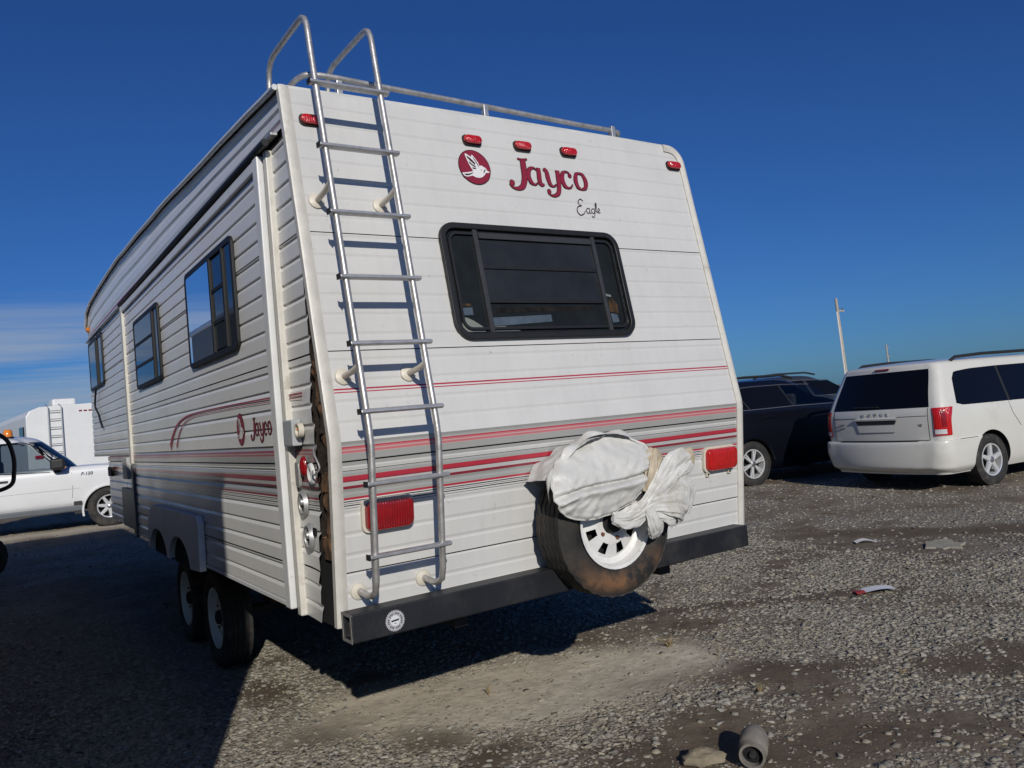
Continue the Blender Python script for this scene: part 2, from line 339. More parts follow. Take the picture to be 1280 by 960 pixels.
me.vertices.add(len(co)); me.vertices.foreach_set('co', co.ravel().astype(np.float32))
me.loops.add(q.size); me.loops.foreach_set('vertex_index', q.ravel().astype(np.int32))
me.polygons.add(len(q)); me.polygons.foreach_set('loop_start', (np.arange(len(q)) * 4).astype(np.int32))
me.update(calc_edges=True); me.polygons.foreach_set('use_smooth', [True] * len(q))
ca = me.color_attributes.new('soil', 'FLOAT_COLOR', 'POINT')
ca.data.foreach_set('color', np.stack([gr_, dry_, damp_, np.ones_like(gr_)], -1).reshape(-1).astype(np.float32))
gm, t, b = new_mat('gravel lot dirt'); b.inputs['Roughness'].default_value = .95; b.inputs['Specular IOR Level'].default_value = .15
at = N(t, 'ShaderNodeAttribute', attribute_name='soil'); sp = N(t, 'ShaderNodeSeparateColor'); LK(t, at.outputs['Color'], sp.inputs[0])
tcg = N(t, 'ShaderNodeTexCoord')
nA = N(t, 'ShaderNodeTexNoise', Scale=7.0, Detail=9.0, Roughness=.68); LK(t, tcg.outputs['Object'], nA.inputs['Vector'])
rpA = N(t, 'ShaderNodeValToRGB'); rpA.color_ramp.elements[0].position = .32; rpA.color_ramp.elements[0].color = (.095, .073, .050, 1); rpA.color_ramp.elements[1].position = .7; rpA.color_ramp.elements[1].color = (.215, .172, .120, 1); LK(t, nA.outputs['Fac'], rpA.inputs[0])
vo = N(t, 'ShaderNodeTexVoronoi', Scale=42.0, Randomness=1.0); LK(t, tcg.outputs['Object'], vo.inputs['Vector'])
vs_ = N(t, 'ShaderNodeSeparateColor'); LK(t, vo.outputs['Color'], vs_.inputs[0])
rpG = N(t, 'ShaderNodeValToRGB'); e = rpG.color_ramp.elements; e[0].position = 0; e[0].color = (.18, .155, .122, 1); e[1].position = 1; e[1].color = (.34, .305, .245, 1); LK(t, vs_.outputs[0], rpG.inputs[0])
m1g = N(t, 'ShaderNodeMix', data_type='RGBA'); LK(t, sp.outputs[0], m1g.inputs[0]); LK(t, rpA.outputs[0], m1g.inputs[6]); LK(t, rpG.outputs[0], m1g.inputs[7])
nD = N(t, 'ShaderNodeTexNoise', Scale=16.0, Detail=8.0, Roughness=.6); LK(t, tcg.outputs['Object'], nD.inputs['Vector'])
rpD = N(t, 'ShaderNodeValToRGB'); e = rpD.color_ramp.elements; e[0].position = .3; e[0].color = (.46, .40, .305, 1); e[1].position = .7; e[1].color = (.63, .56, .44, 1); LK(t, nD.outputs['Fac'], rpD.inputs[0])
m2g = N(t, 'ShaderNodeMix', data_type='RGBA'); LK(t, sp.outputs[1], m2g.inputs[0]); LK(t, m1g.outputs[2], m2g.inputs[6]); LK(t, rpD.outputs[0], m2g.inputs[7])
m3g = N(t, 'ShaderNodeMix', data_type='RGBA'); dm = N(t, 'ShaderNodeMath', operation='MULTIPLY'); LK(t, sp.outputs[2], dm.inputs[0]); dm.inputs[1].default_value = .75
LK(t, dm.outputs[0], m3g.inputs[0]); LK(t, m2g.outputs[2], m3g.inputs[6]); m3g.inputs[7].default_value = (.115, .088, .062, 1)
LK(t, m3g.outputs[2], b.inputs['Base Color'])
vd = N(t, 'ShaderNodeTexVoronoi', Scale=42.0); LK(t, tcg.outputs['Object'], vd.inputs['Vector'])
vm = N(t, 'ShaderNodeMath', operation='MULTIPLY'); LK(t, vd.outputs['Distance'], vm.inputs[0]); LK(t, sp.outputs[0], vm.inputs[1])
vb = N(t, 'ShaderNodeMath', operation='MULTIPLY'); LK(t, vm.outputs[0], vb.inputs[0]); vb.inputs[1].default_value = -1.0
ad = N(t, 'ShaderNodeMath', operation='ADD'); LK(t, vb.outputs[0], ad.inputs[0]); LK(t, nA.outputs['Fac'], ad.inputs[1])
bp = N(t, 'ShaderNodeBump', Strength=.8, Distance=.02); LK(t, ad.outputs[0], bp.inputs['Height']); LK(t, bp.outputs[0], b.inputs['Normal'])
me.materials.append(gm); g = bpy.data.objects.new('ground', me); COL.objects.link(g); g['kind'] = 'structure'

# ------------------------------------------------------------------ loose gravel (real stones, one mass)
def gravel(name, n, box, smin, smax, seed, pw=1.0, view=True):
    r = np.random.default_rng(seed); x = r.uniform(box[0], box[1], n); y = r.uniform(box[2], box[3], n)
    gq, dq, wq = ground_fields(x, y); keep = r.random(n) < np.clip(gq ** pw + .035, 0, 1)
    dx, dy = x - CAM.x, y - CAM.y; dist = np.hypot(dx, dy)
    if view:      # only where this camera, or one a step aside, can look
        ang = np.degrees(np.arctan2(dx, dy)); keep &= (ang > -14) & (ang < 82) & (dist > 1.2)
    x, y = x[keep], y[keep]; m = len(x); sz = r.uniform(smax ** -.8, smin ** -.8, m) ** (1 / -.8)
    a = r.uniform(0, 2 * np.pi, m); el = r.uniform(.6, 1.0, m); hh = r.uniform(.28, .6, m)
    T = np.array([[-1, -1, -.35], [1, -1, -.35], [1, 1, -.35], [-1, 1, -.35], [0, -.95, .5], [.95, 0, .55], [0, .95, .45], [-.95, 0, .55], [0, 0, .62]])
    F = np.array([[0, 1, 4], [1, 2, 5], [2, 3, 6], [3, 0, 7], [0, 4, 7], [1, 5, 4], [2, 6, 5], [3, 7, 6], [4, 5, 8], [5, 6, 8], [6, 7, 8], [7, 4, 8]])
    V = T[None] + r.uniform(-.34, .34, (m, 9, 3)); V = V * (sz[:, None] * .5)[..., None]
    V[..., 1] *= el[:, None]; V[..., 2] *= hh[:, None]
    tx, ty = r.normal(0, .25, m), r.normal(0, .25, m); V[..., 2] += V[..., 0] * tx[:, None] + V[..., 1] * ty[:, None]
    c, s = np.cos(a)[:, None], np.sin(a)[:, None]; X = V[..., 0] * c - V[..., 1] * s; Y = V[..., 0] * s + V[..., 1] * c
    Z = V[..., 2] + (ground_h(x, y) + sz * .04)[:, None]
    co = np.stack([X + x[:, None], Y + y[:, None], Z], -1).reshape(-1, 3); fs = (F[None] + (np.arange(m) * 9)[:, None, None]).reshape(-1, 3)
    me = bpy.data.meshes.new(name); me.vertices.add(len(co)); me.vertices.foreach_set('co', co.ravel().astype(np.float32))
    me.loops.add(fs.size); me.loops.foreach_set('vertex_index', fs.ravel().astype(np.int32))
    me.polygons.add(len(fs)); me.polygons.foreach_set('loop_start', (np.arange(len(fs)) * 3).astype(np.int32)); me.update(calc_edges=True)
    v = np.clip(r.normal(.255 if smax > .02 else .19, .042, m), .10, .42); warm = r.uniform(.0, 1, m)
    colr = np.stack([v * (1.06 + .06 * warm), v * (1.0 - .02 * warm), v * (.85 - .12 * warm), np.ones(m)], -1); colr = np.repeat(colr, 9, 0)
    ca = me.color_attributes.new('stone', 'FLOAT_COLOR', 'POINT'); ca.data.foreach_set('color', colr.ravel().astype(np.float32))
    me.materials.append(M['stone']); o = bpy.data.objects.new(name, me); COL.objects.link(o); o['kind'] = 'stuff'
    return o, m
sm, t, b = new_mat('crushed stone'); b.inputs['Roughness'].default_value = .9; b.inputs['Specular IOR Level'].default_value = .2
at = N(t, 'ShaderNodeAttribute', attribute_name='stone'); LK(t, at.outputs['Color'], b.inputs['Base Color']); M['stone'] = sm
o1, c1 = gravel('gravel', 190000, (-2.0, 5.5, -2.4, 4.8), .009, .038, 3)
tag(o1, 'loose grey crushed gravel around the trailer', 'gravel')
o2, c2 = gravel('gravel', 80000, (-2.5, 14, -6, 17), .018, .045, 4)
tag(o2, 'grey gravel further off, around the parked cars', 'gravel')
o3, c3 = gravel('grit', 50000, (-1.6, 4.2, -2.4, 3.2), .006, .014, 5, .4)
tag(o3, 'fine grit between the stones near the camera', 'gravel')
print('stones', c1, c2, c3)

# ================================================================== THE TRAVEL TRAILER
TW = 2.44; ZB_, ZT_, Z0_ = 1.459, 3.0256, .74; YT_, YB_ = .2814, .076; OFF = (1.22, 3.6, 0)
def ry(z): return YT_ * (z - ZB_) / (ZT_ - ZB_) if z > ZB_ else YB_ * (ZB_ - z) / (ZB_ - Z0_)
def rear(x, z, d=0): return (x, ry(z) - d, z)            # a point on the rear wall, d metres proud of it
def side(y, z, d=0): return (-d, y, z)                   # a point on the left wall
TR = thing('travel_trailer', 'large white travel trailer with red and grey stripes, seen from behind', 'travel trailer', OFF)
def T(mb, name, mats, parent=None, **k): return mb.build(name, mats, parent or TR, OFF, **k)

ROOFK = [(.28, 3.03), (1.5, 3.115), (3.0, 3.205), (4.2, 3.245), (5.0, 3.285), (6.4, 3.275), (7.3, 3.25), (7.75, 3.19), (7.97, 3.03)]
def roofz(y): return float(np.interp(y, [a for a, b in ROOFK], [b for a, b in ROOFK]))
PER = .0867
def rib_rows(z0, z1, depth, extra=()):
    rows = []; RIB = ((0, 0), (.64, 0), (.73, -1), (.80, -1), (.92, 0)) if depth < .0045 else ((0, 0), (.62, 0), (.80, -1), (.88, -1), (.915, 0))
    k = 0
    while z0 + k * PER < z1 - .004:
        for fr, d in RIB:
            z = z0 + (k + fr) * PER
            if z < z1 - .003: rows.append((z, d * depth))
        k += 1
    rows.append((z1 - (.0022 if depth < .0045 else .0035), 0))
    for e in extra:
        if z0 < e < z1: rows.append((e, float(np.interp(e, [a for a, b in rows], [b for a, b in rows]))))
    return sorted(rows)
def siding(name, fn, s0, s1, z0, z1, depth, mtl, step=.16, wob=.0012, extra=(), seed=0):
    rows = rib_rows(z0 + (.0022 if depth < .0045 else .0035), z1, depth, extra); mb = MB(); vs = []; fs = []
    f0 = s0 if callable(s0) else (lambda z: s0); f1 = s1 if callable(s1) else (lambda z: s1)
    n = max(2, int(abs(f1(z0) - f0(z0)) / step))
    for z, d in rows:
        for i in range(n + 1):
            s = f0(z) + (f1(z) - f0(z)) * i / n
            w = wob * fbm(s * 1.3, z * 2.2, seed * 3.1, 3)
            vs.append(fn(s, z, d + w))
    for j in range(len(rows) - 1):
        for i in range(n): a = j * (n + 1) + i; fs.append((a, a + 1, a + n + 2, a + n + 1))
    mb.add(vs, fs); return T(mb, name, mtl, smooth=9)

# core behind the skins (dark framing), so that seams and gaps read dark
prof = [(YB_ + .03, .745)] + [(ry(z) + .016, z) for z in (.9, 1.2, ZB_, 2.0, 2.6, 2.99)] + [(y, z - .03) for y, z in ROOFK[1:-1]] + [(7.93, 2.98), (8.10, 1.46), (6.83, 1.45), (6.83, .745)]
core = MB().prism(prof, lambda u, v, d: (d, u, v), .016, TW - .016); T(core, 'shell', 'woodd', fix=True)

# rear wall panels
RTR = .10
def xr1(z):
    c = ZT_ - .01 - RTR
    return TW - .03 if z < c else TW - .03 - RTR + math.sqrt(max(0, RTR ** 2 - (z - c) ** 2))
def xr0(z): return .03
SE = [.768, .925, 1.377, 1.835, 2.357, ZT_]
for i in range(5): siding('siding_panel', rear, xr0, xr1, SE[i], SE[i + 1], .003, 'rear', .14, .0012, (ZB_,), i)
# left wall: strip behind the slide-out, its rear edge peeled back from the corner
EDGE = [(.69, .14), (.83, .13), (1.04, .135), (1.24, .145), (1.44, .14), (1.64, .11), (1.84, .065), (2.08, .03), (2.28, .004), (2.36, .0)]      # width of the tear at each height
def edge(z):
    e = float(np.interp(z, [a for a, b in EDGE], [b for a, b in EDGE]))
    return ry(z) + .02 + e + min(1, e * 12) * (.016 * fbm(z * 14, 3.3) + .006 * math.sin(z * 73))
def flare(y, z, d):
    k = max(0, 1 - (y - edge(z)) / .25) * (1.0 if z < 2.0 else max(0, 1 - (z - 2.0) / .3))
    return (-d - .008 * k * k * (1.3 + math.sin(z * 9)), y, z)
SL = [.70, .925, 1.377, 1.835, 2.357, 2.80]
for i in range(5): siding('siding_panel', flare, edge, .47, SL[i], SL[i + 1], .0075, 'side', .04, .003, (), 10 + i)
# slide-out room: face proud of the wall
SX = .03
def slide(y, z, d=0): return (-SX - d, y, z)
SS = [.745, .925, 1.377, 1.835, 2.357, 2.735]
sl_ = MB().box(-SX + .012, .02, .52, 4.92, .735, 2.775); T(sl_, 'slide_out_box', 'woodd')
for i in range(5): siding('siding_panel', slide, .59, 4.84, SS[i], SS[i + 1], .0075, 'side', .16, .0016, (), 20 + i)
m = MB().box(-SX - .022, -SX + .01, .525, .60, .725, 2.79); T(m, 'slide_trim', 'trimw', bevel=.006)
m = MB().box(-.028, .01, .462, .508, .70, 2.80); T(m, 'slide_trim', 'trim', bevel=.006)
m = MB().box(-SX - .02, -SX + .01, 4.835, 4.93, 1.36, 2.79); T(m, 'slide_trim', 'trim', bevel=.006)
m = MB().box(-SX - .018, -SX + .01, 4.83, 4.925, .70, 1.355); T(m, 'slide_trim', 'steelgrey', bevel=.006)
m = MB().box(-SX - .018, -SX + .01, .602, 4.833, 2.737, 2.79); T(m, 'slide_trim', 'trimw', bevel=.006)
for ya, yb in ((.602, 2.21), (4.05, 4.828)): T(MB().box(-SX - .006, .0, ya, yb, .722, .744), 'slide_trim', 'trimw', bevel=.003)
# awning rail above the slide-out
m = MB().tube([(-.045, .40, 2.812), (-.05, 2.5, 2.816), (-.045, 4.95, 2.82)], .017, 8); T(m, 'awning_rail', 'blackplastic', smooth=60)
m = MB().box(-.03, .0, .36, 7.98, 2.834, 2.846); T(m, 'drip_rail', 'alud', bevel=.002)
# band under the roof: ribs follow the roofline
def topband(u, t, d=0):
    y0 = ry(2.85) + .01; y = y0 + (7.96 - y0) * u; zt = roofz(max(y, .28)) - .02
    y2 = max(y, ry(2.848 + (zt - 2.848) * t) + .005); return (-d, y2, 2.848 + (zt - 2.848) * t)
rows = [(0, 0), (.10, 0), (.16, -.007), (.20, -.007), (.26, 0), (.42, 0), (.47, -.009), (.53, -.009), (.58, 0), (.72, 0), (.77, -.009), (.83, -.009), (.88, 0), (1, 0)]
vs, fs = [], []; nn = 60
for t_, d in rows:
    for i in range(nn + 1): vs.append(topband(i / nn, t_, d + .0015 * fbm(i * .4, t_ * 3)))
for j in range(len(rows) - 1):
    for i in range(nn): a = j * (nn + 1) + i; fs.append((a, a + 1, a + nn + 2, a + nn + 1))
T(MB().add(vs, fs), 'siding_panel', 'plain', smooth=9)
m = MB()
m.add([topband(i / 40, .115, .003) for i in range(41)] + [topband(i / 40, .15, .0005) for i in range(41)], [(i, i + 1, i + 42, i + 41) for i in range(40)])
T(m, 'pinstripe', 'decalred')
# forward part of the left wall
def xfront(z): return 8.13 - (z - 1.44) * .10
SF = [1.43, 1.835, 2.357, 2.835]
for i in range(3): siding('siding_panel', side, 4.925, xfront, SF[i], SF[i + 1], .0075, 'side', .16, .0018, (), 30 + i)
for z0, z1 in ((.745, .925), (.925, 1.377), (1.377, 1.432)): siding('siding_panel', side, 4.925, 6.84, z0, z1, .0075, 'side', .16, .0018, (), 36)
T(MB().lathe([(0, .03), (.03, .028), (.05, .0)], lambda a, b_, c_: side(7.80 + a * 1.4, 2.98 + b_ * .8, c_ + .004), 14), 'side_marker', 'amber', smooth=50)
# right wall, nose and roof
for z0, z1 in ((.745, 1.377), (1.377, 1.835), (1.835, 2.357), (2.357, 2.92)):
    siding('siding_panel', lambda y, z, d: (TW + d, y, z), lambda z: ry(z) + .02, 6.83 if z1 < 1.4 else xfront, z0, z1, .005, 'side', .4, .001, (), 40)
siding('siding_panel', lambda x, z, d: (x, 8.13 - (z - 1.44) * .10 + d, z), .02, TW - .02, 1.44, 3.0, .004, 'plain', .3, .001, (), 50)
siding('siding_panel', lambda x, z, d: (x, 6.845 + d, z), .02, TW - .02, .745, 1.44, .004, 'plain', .3, .001, (), 51)
vs, fs = [], []; ys = np.concatenate([np.linspace(.284, .4, 4), np.linspace(.5, 7.6, 46), np.array([7.75, 7.87, 7.975])])
sect = [(-.014, -.02), (-.016, -.006), (-.008, .002), (.02, .004), (.5, .007), (1.22, .009), (1.9, .006), (TW - .14, .002), (TW - .085, -.004), (TW - .045, -.022), (TW - .018, -.055), (TW - .004, -.11), (TW - .004, -.13)]
for y in ys:
    w = .007 * fbm(y * 1.1, 7.7, 0, 3)
    for x, dz in sect: vs.append((x, y, roofz(max(y, .28)) + dz + w))
ns = len(sect)
for j in range(len(ys) - 1):
    for i in range(ns - 1): a = j * ns + i; fs.append((a, a + 1, a + ns + 1, a + ns))
fs += [tuple(range(ns)), tuple(range((len(ys) - 1) * ns, len(ys) * ns))[::-1]]
T(MB().add(vs, fs), 'roof', 'roof', smooth=40)
m = MB(); pth = [(-.022, y, roofz(max(y, .28)) - .012 + .007 * fbm(y * 1.1, 7.7, 0, 3)) for y in ys]
m.tube(pth, .014, 6); T(m, 'roof_edge_trim', 'trimw', smooth=70)
# corner mouldings
def moulding(name, xa, xb, zs, dep, mtl):
    m = MB(); vs = []; fs = []
    for z in zs:
        for x, d in ((xa, -.02), (xa, dep), ((xa * 2 + xb) / 3, dep + .006), ((xa + 2 * xb) / 3, dep + .003), (xb, dep * .6), (xb, -.006)): vs.append(rear(x, z, d))
    n = len(zs)
    for j in range(n - 1):
        for i in range(6): a = j * 6 + i; b_ = j * 6 + (i + 1) % 6; fs.append((a, b_, b_ + 6, a + 6))
    fs += [tuple(range(6))[::-1], tuple(range((n - 1) * 6, n * 6))]
    return T(m.add(vs, fs), name, mtl, smooth=30, fix=True)
zz = [.71, .9, 1.1, 1.3, 1.40, 1.44, 1.48, 1.54, 1.7, 2, 2.4, 2.8]
moulding('corner_trim', -.012, .038, zz + [3.0, 3.03], .010, 'trim')
m = MB(); vs = []; fs = []; c = ZT_ - .005 - RTR; pts = [(TW, z) for z in zz if z < c] + [(TW - RTR + RTR * math.cos(a), c + RTR * math.sin(a)) for a in np.linspace(0, math.pi / 2, 9)] + [(TW - RTR - .035, c + RTR + .002)]
for k, (x, z) in enumerate(pts):
    a = pts[max(0, k - 1)]; b_ = pts[min(len(pts) - 1, k + 1)]; tx, tz = b_[0] - a[0], b_[1] - a[1]; L = math.hypot(tx, tz); nx, nz_ = tz / L, -tx / L
    for w, d in ((.010, -.02), (.010, .010), (-.008, .016), (-.022, .012), (-.034, .007), (-.034, -.006)): vs.append(rear(x + nx * w, z + nz_ * w, d))
for j in range(len(pts) - 1):
    for i in range(6): a = j * 6 + i; b_ = j * 6 + (i + 1) % 6; fs.append((a, b_, b_ + 6, a + 6))
fs += [tuple(range(6))[::-1], tuple(range((len(pts) - 1) * 6, len(pts) * 6))]
T(m.add(vs, fs), 'corner_trim', 'trim', smooth=30, fix=True)
m = MB().add([rear(.04, .770, .014), rear(TW - .03, .770, .014), rear(TW - .03, .755, .012), rear(.04, .755, .012), rear(.04, .770, -.01), rear(TW - .03, .770, -.01), rear(TW - .03, .755, -.02), rear(.04, .755, -.02)], [(0, 3, 2, 1), (0, 1, 5, 4), (3, 7, 6, 2)])
T(m, 'sill_trim', 'trimw')
# rotten framing laid bare at the torn corner
def stud(name, y0, y1, z0, z1, x0, x1, seed, mtl):
    m = MB()
    def f(u, v):
        a = u * 2 * math.pi; y = (y0 + y1) / 2 + (y1 - y0) / 2 * max(-1, min(1, 1.35 * math.cos(a))); x = (x0 + x1) / 2 + (x1 - x0) / 2 * max(-1, min(1, 1.35 * math.sin(a))); z = z0 + (z1 - z0) * v
        n1 = fbm(z * 16, a * .8, seed, 4); n2 = fbm(z * 38, a * 2, seed + 5, 3)
        return (x - .012 * n1 - .006 * n2, ry(z) + y + .016 * n1 * math.cos(a) + .006 * n2, z)
    m.grid(f, 12, int((z1 - z0) / .02)); return T(m, name, mtl, smooth=50)
m = MB()
stud('wood_stud', .022, .06, 1.18, 2.10, .004, .03, 1, 'woodd')
stud('wood_stud', .02, .105, 1.02, 1.34, -.002, .03, 4, 'wood')
stud('wood_stud', .04, .105, 1.38, 1.80, .002, .03, 8, 'wood')
stud('wood_stud', .03, .13, .98, 1.07, -.008, .03, 12, 'wood')
stud('wood_stud', .05, .12, 1.26, 1.33, -.008, .03, 15, 'wood')
stud('wood_stud', .05, .10, 1.50, 1.56, -.006, .03, 19, 'woodd')
m = MB().box(.009, .02, .09, .33, .70, 1.0); T(m, 'gap_shade_board', 'black')  # black board painted as the shade inside the tear
m = MB().tube(catmull([(-.012, .17, 1.45), (-.03, .13, 1.42), (-.022, .10, 1.36), (-.035, .15, 1.33), (-.015, .20, 1.36)], 5), .004, 5); T(m, 'loose_wire', 'alud')

# ---- rear window
def ringparts(fn, u0, u1, v0, v1, r, wfr, d, parent_name='window', d0=.002):
    m = MB().ring(rrect(u0, u1, v0, v1, r), rrect(u0 + wfr, u1 - wfr, v0 + wfr, v1 - wfr, max(.01, r - wfr)), fn, d0, d)
    return T(m, parent_name, 'blackplastic', smooth=35, fix=True, bevel=.004)
rw = ringparts(rear, .655, 1.755, 1.868, 2.438, .085, .030, .026)
m = MB().ring(rrect(.70, 1.71, 1.913, 2.393, .05), rrect(.712, 1.698, 1.925, 2.381, .04), rear, .004, .018); T(m, 'inner_frame', 'blackplastic', rw, smooth=35, fix=True)
T(MB().prism([(.69, 1.895), (1.72, 1.895), (1.72, 2.412), (.69, 2.412)], rear, .0022, .0042), 'dark_interior', 'dimroom', rw)
for P_, mt in (([(.700, 1.905), (.822, 1.905), (.815, 1.925), (.770, 1.955), (.735, 1.972), (.702, 1.975)], 'curtain'), ([(.702, 1.985), (.77, 1.985), (.77, 2.022), (.702, 2.02)], 'reflblue'), ([(.704, 2.03), (.765, 2.028), (.765, 2.040), (.704, 2.042)], 'wood'),
               ([(.875, 1.93), (1.22, 1.95), (1.22, 1.985), (.875, 1.972)], 'reflblue'), ([(.875, 1.905), (1.02, 1.905), (.98, 1.918), (.93, 1.93), (.875, 1.928)], 'curtain'), ([(.9, 1.995), (1.5, 2.01), (1.5, 2.028), (.9, 2.02)], 'woodd'),
               ([(1.61, 2.0), (1.665, 1.99), (1.67, 2.04), (1.64, 2.075), (1.615, 2.06)], 'wood'), ([(1.615, 1.94), (1.66, 1.945), (1.655, 1.985), (1.612, 1.99)], 'reflblue'), ([(1.60, 2.085), (1.64, 2.08), (1.64, 2.09), (1.605, 2.098)], 'curtain')):
    T(MB().prism(P_, rear, .0045, .0058), 'reflection_shape', mt, rw, fix=True)  # flat coloured shapes imitating reflections of the lot in the panes
for (a, b_, mt) in ((.685, .842, 'glass_rear'), (.862, 1.572, 'screen'), (1.592, 1.725, 'glass_rear')):
    if mt == 'screen':
        for z0, z1 in ((1.90, 2.045), (2.063, 2.215), (2.233, 2.41)):
            (T(MB().add([rear(u, v, .008) for u, v in ((a, z0), (b_, z0), (b_, z1), (a, z1))], [(0, 1, 2, 3)]), 'pane', 'glass_rear', rw) if z0 < 2 else T(MB().prism([(a, z0), (b_, z0), (b_, z1), (a, z1)], rear, .0062, .0085), 'pane', 'screen', rw))
    else: T(MB().add([rear(u, v, .008) for u, v in ((a, 1.89), (b_, 1.89), (b_, 2.415), (a, 2.415))], [(0, 1, 2, 3)]), 'pane', mt, rw)
for x in (.852, 1.582): T(MB().prism([(x - .012, 1.895), (x + .012, 1.895), (x + .012, 2.41), (x - .012, 2.41)], rear, .004, .020), 'mullion', 'framegrey', rw)
for z in (2.054, 2.224): T(MB().prism([(.866, z - .010), (1.568, z - .010), (1.568, z + .010), (.866, z + .010)], rear, .004, .016), 'muntin', 'blackplastic', rw)
T(MB().prism([(.87, 2.365), (1.565, 2.365), (1.565, 2.392), (.87, 2.392)], rear, .009, .022), 'muntin', 'framegrey', rw)

# ---- clearance lights and tail lamps
def marker(cx, cz, w=.098, h=.044):
    b_ = T(MB().prism(rrect(cx - w / 2 - .005, cx + w / 2 + .005, cz - h / 2 - .007, cz + h / 2 + .003, .02, 4), rear, 0, .010), 'clearance_light', 'blackplastic', smooth=40)
    vs, fs = [], []; L = [(1, .010), (.98, .020), (.88, .028), (.6, .031)]; base = rrect(-w / 2, w / 2, -h / 2, h / 2, .020, 4); n = len(base)
    for s_, d in L: vs += [rear(cx + u * (1 - (1 - s_) * .4), cz + v * s_, d) for u, v in base]
    for j in range(3): fs += [(j * n + i, j * n + (i + 1) % n, (j + 1) * n + (i + 1) % n, (j + 1) * n + i) for i in range(n)]
    fs.append(tuple(range(3 * n, 4 * n))); T(MB().add(vs, fs), 'lens', 'redlens', b_, smooth=50)
for cx, cz in ((.118, 2.879), (.947, 2.889), (1.253, 2.894), (1.557, 2.896), (2.352, 2.902)): marker(cx, cz)
def taillamp(u0, u1, v0, v1, lens, base, tabs):
    b_ = T(MB().prism(rrect(u0 - .012, u1 + .006, v0 - .006, v1 + .010, .03, 4), rear, 0, .018), 'tail_lamp', base, smooth=40)
    cx, cz, w, h = (u0 + u1) / 2, (v0 + v1) / 2, u1 - u0, v1 - v0; bse = rrect(-w / 2, w / 2, -h / 2, h / 2, .028, 4); n = len(bse); vs, fs = [], []
    for s_, d in ((1, .018), (.985, .036), (.93, .046), (.7, .051)): vs += [rear(cx + u * s_, cz + v * s_, d) for u, v in bse]
    for j in range(3): fs += [(j * n + i, j * n + (i + 1) % n, (j + 1) * n + (i + 1) % n, (j + 1) * n + i) for i in range(n)]
    fs.append(tuple(range(3 * n, 4 * n))); T(MB().add(vs, fs), 'lens', lens, b_, smooth=45)
    for x in tabs:
        T(MB().prism([(x - .012, v0 - .03), (x + .012, v0 - .03), (x + .012, v0 - .004), (x - .012, v0 - .004)], rear, 0, .014), 'mounting_tab', 'bracket', b_)
        T(MB().lathe([(0, .004), (.006, .003), (.007, 0)], lambda a, b2, c_: rear(x + a, v0 - .018 + b2, .014 + c_), 8), 'screw', 'chassis', b_)
taillamp(.122, .338, 1.082, 1.205, 'redlensd', 'bracket', ())
taillamp(2.13, 2.365, 1.100, 1.222, 'redlens', 'bracket', (2.155, 2.33))

# ---- decals: emblem, lettering
DZ = .0045
def flat(polys, fn, mtl, name, parent=None, d=DZ):
    m = MB()
    for P in polys: m.add([fn(u, v, d) for u, v in P], [tuple(range(len(P)))])
    me_ob = T(m, name, mtl, parent)
    bm = bmesh.new(); bm.from_mesh(me_ob.data); bmesh.ops.triangulate(bm, faces=bm.faces); bm.to_mesh(me_ob.data); bm.free(); return me_ob
BIRD = [(.89, 2.812), (.898, 2.81), (.925, 2.795), (.926, 2.806), (.932, 2.808), (.946, 2.789), (.959, 2.769), (.964, 2.751), (.974, 2.756), (.987, 2.749), (.998, 2.744), (1.004, 2.731), (1.017, 2.724), (1.015, 2.72), (.994, 2.718), (.984, 2.705), (.969, 2.693), (.951, 2.687), (.93, 2.688), (.912, 2.696), (.897, 2.691), (.879, 2.687), (.865, 2.69), (.856, 2.703), (.856, 2.706), (.886, 2.711), (.914, 2.718), (.92, 2.722), (.912, 2.737), (.904, 2.755), (.897, 2.776), (.89, 2.799)]
FEA = [[(.897, 2.802), (.922, 2.784), (.941, 2.764), (.938, 2.754), (.916, 2.772), (.9, 2.789)], [(.905, 2.774), (.922, 2.757), (.94, 2.748), (.941, 2.741), (.92, 2.749), (.907, 2.761)], [(.92, 2.741), (.941, 2.738), (.938, 2.732), (.92, 2.733)], [(.931, 2.799), (.944, 2.781), (.957, 2.758), (.959, 2.742), (.949, 2.763), (.934, 2.789)], [(.864, 2.7), (.897, 2.705), (.919, 2.714), (.918, 2.71), (.895, 2.697), (.874, 2.693)], [(.966, 2.732), (.975, 2.733), (.969, 2.727)], [(.990, 2.737), (.996, 2.735), (.991, 2.727), (.981, 2.714), (.979, 2.719), (.986, 2.729)]]
def ribbon(path, wid, n=7):
    """outline polygon strips of a pen stroke with changing width"""
    P = catmull([(*p, w) for p, w in zip(path, wid)], n); quads = []; L = []; Rr = []
    for i, (x, y, w) in enumerate(P):
        a = P[max(0, i - 1)]; c_ = P[min(len(P) - 1, i + 1)]; tx, ty = c_[0] - a[0], c_[1] - a[1]; l = math.hypot(tx, ty) or 1
        L.append((x - ty / l * w / 2, y + tx / l * w / 2)); Rr.append((x + ty / l * w / 2, y - tx / l * w / 2))
    for i in range(len(P) - 1): quads.append([L[i], Rr[i], Rr[i + 1], L[i + 1]])
    return quads
def disc(cx, cy, r, n=14): return [[(cx + r * math.cos(2 * math.pi * k / n), cy + r * math.sin(2 * math.pi * k / n)) for k in range(n)]]
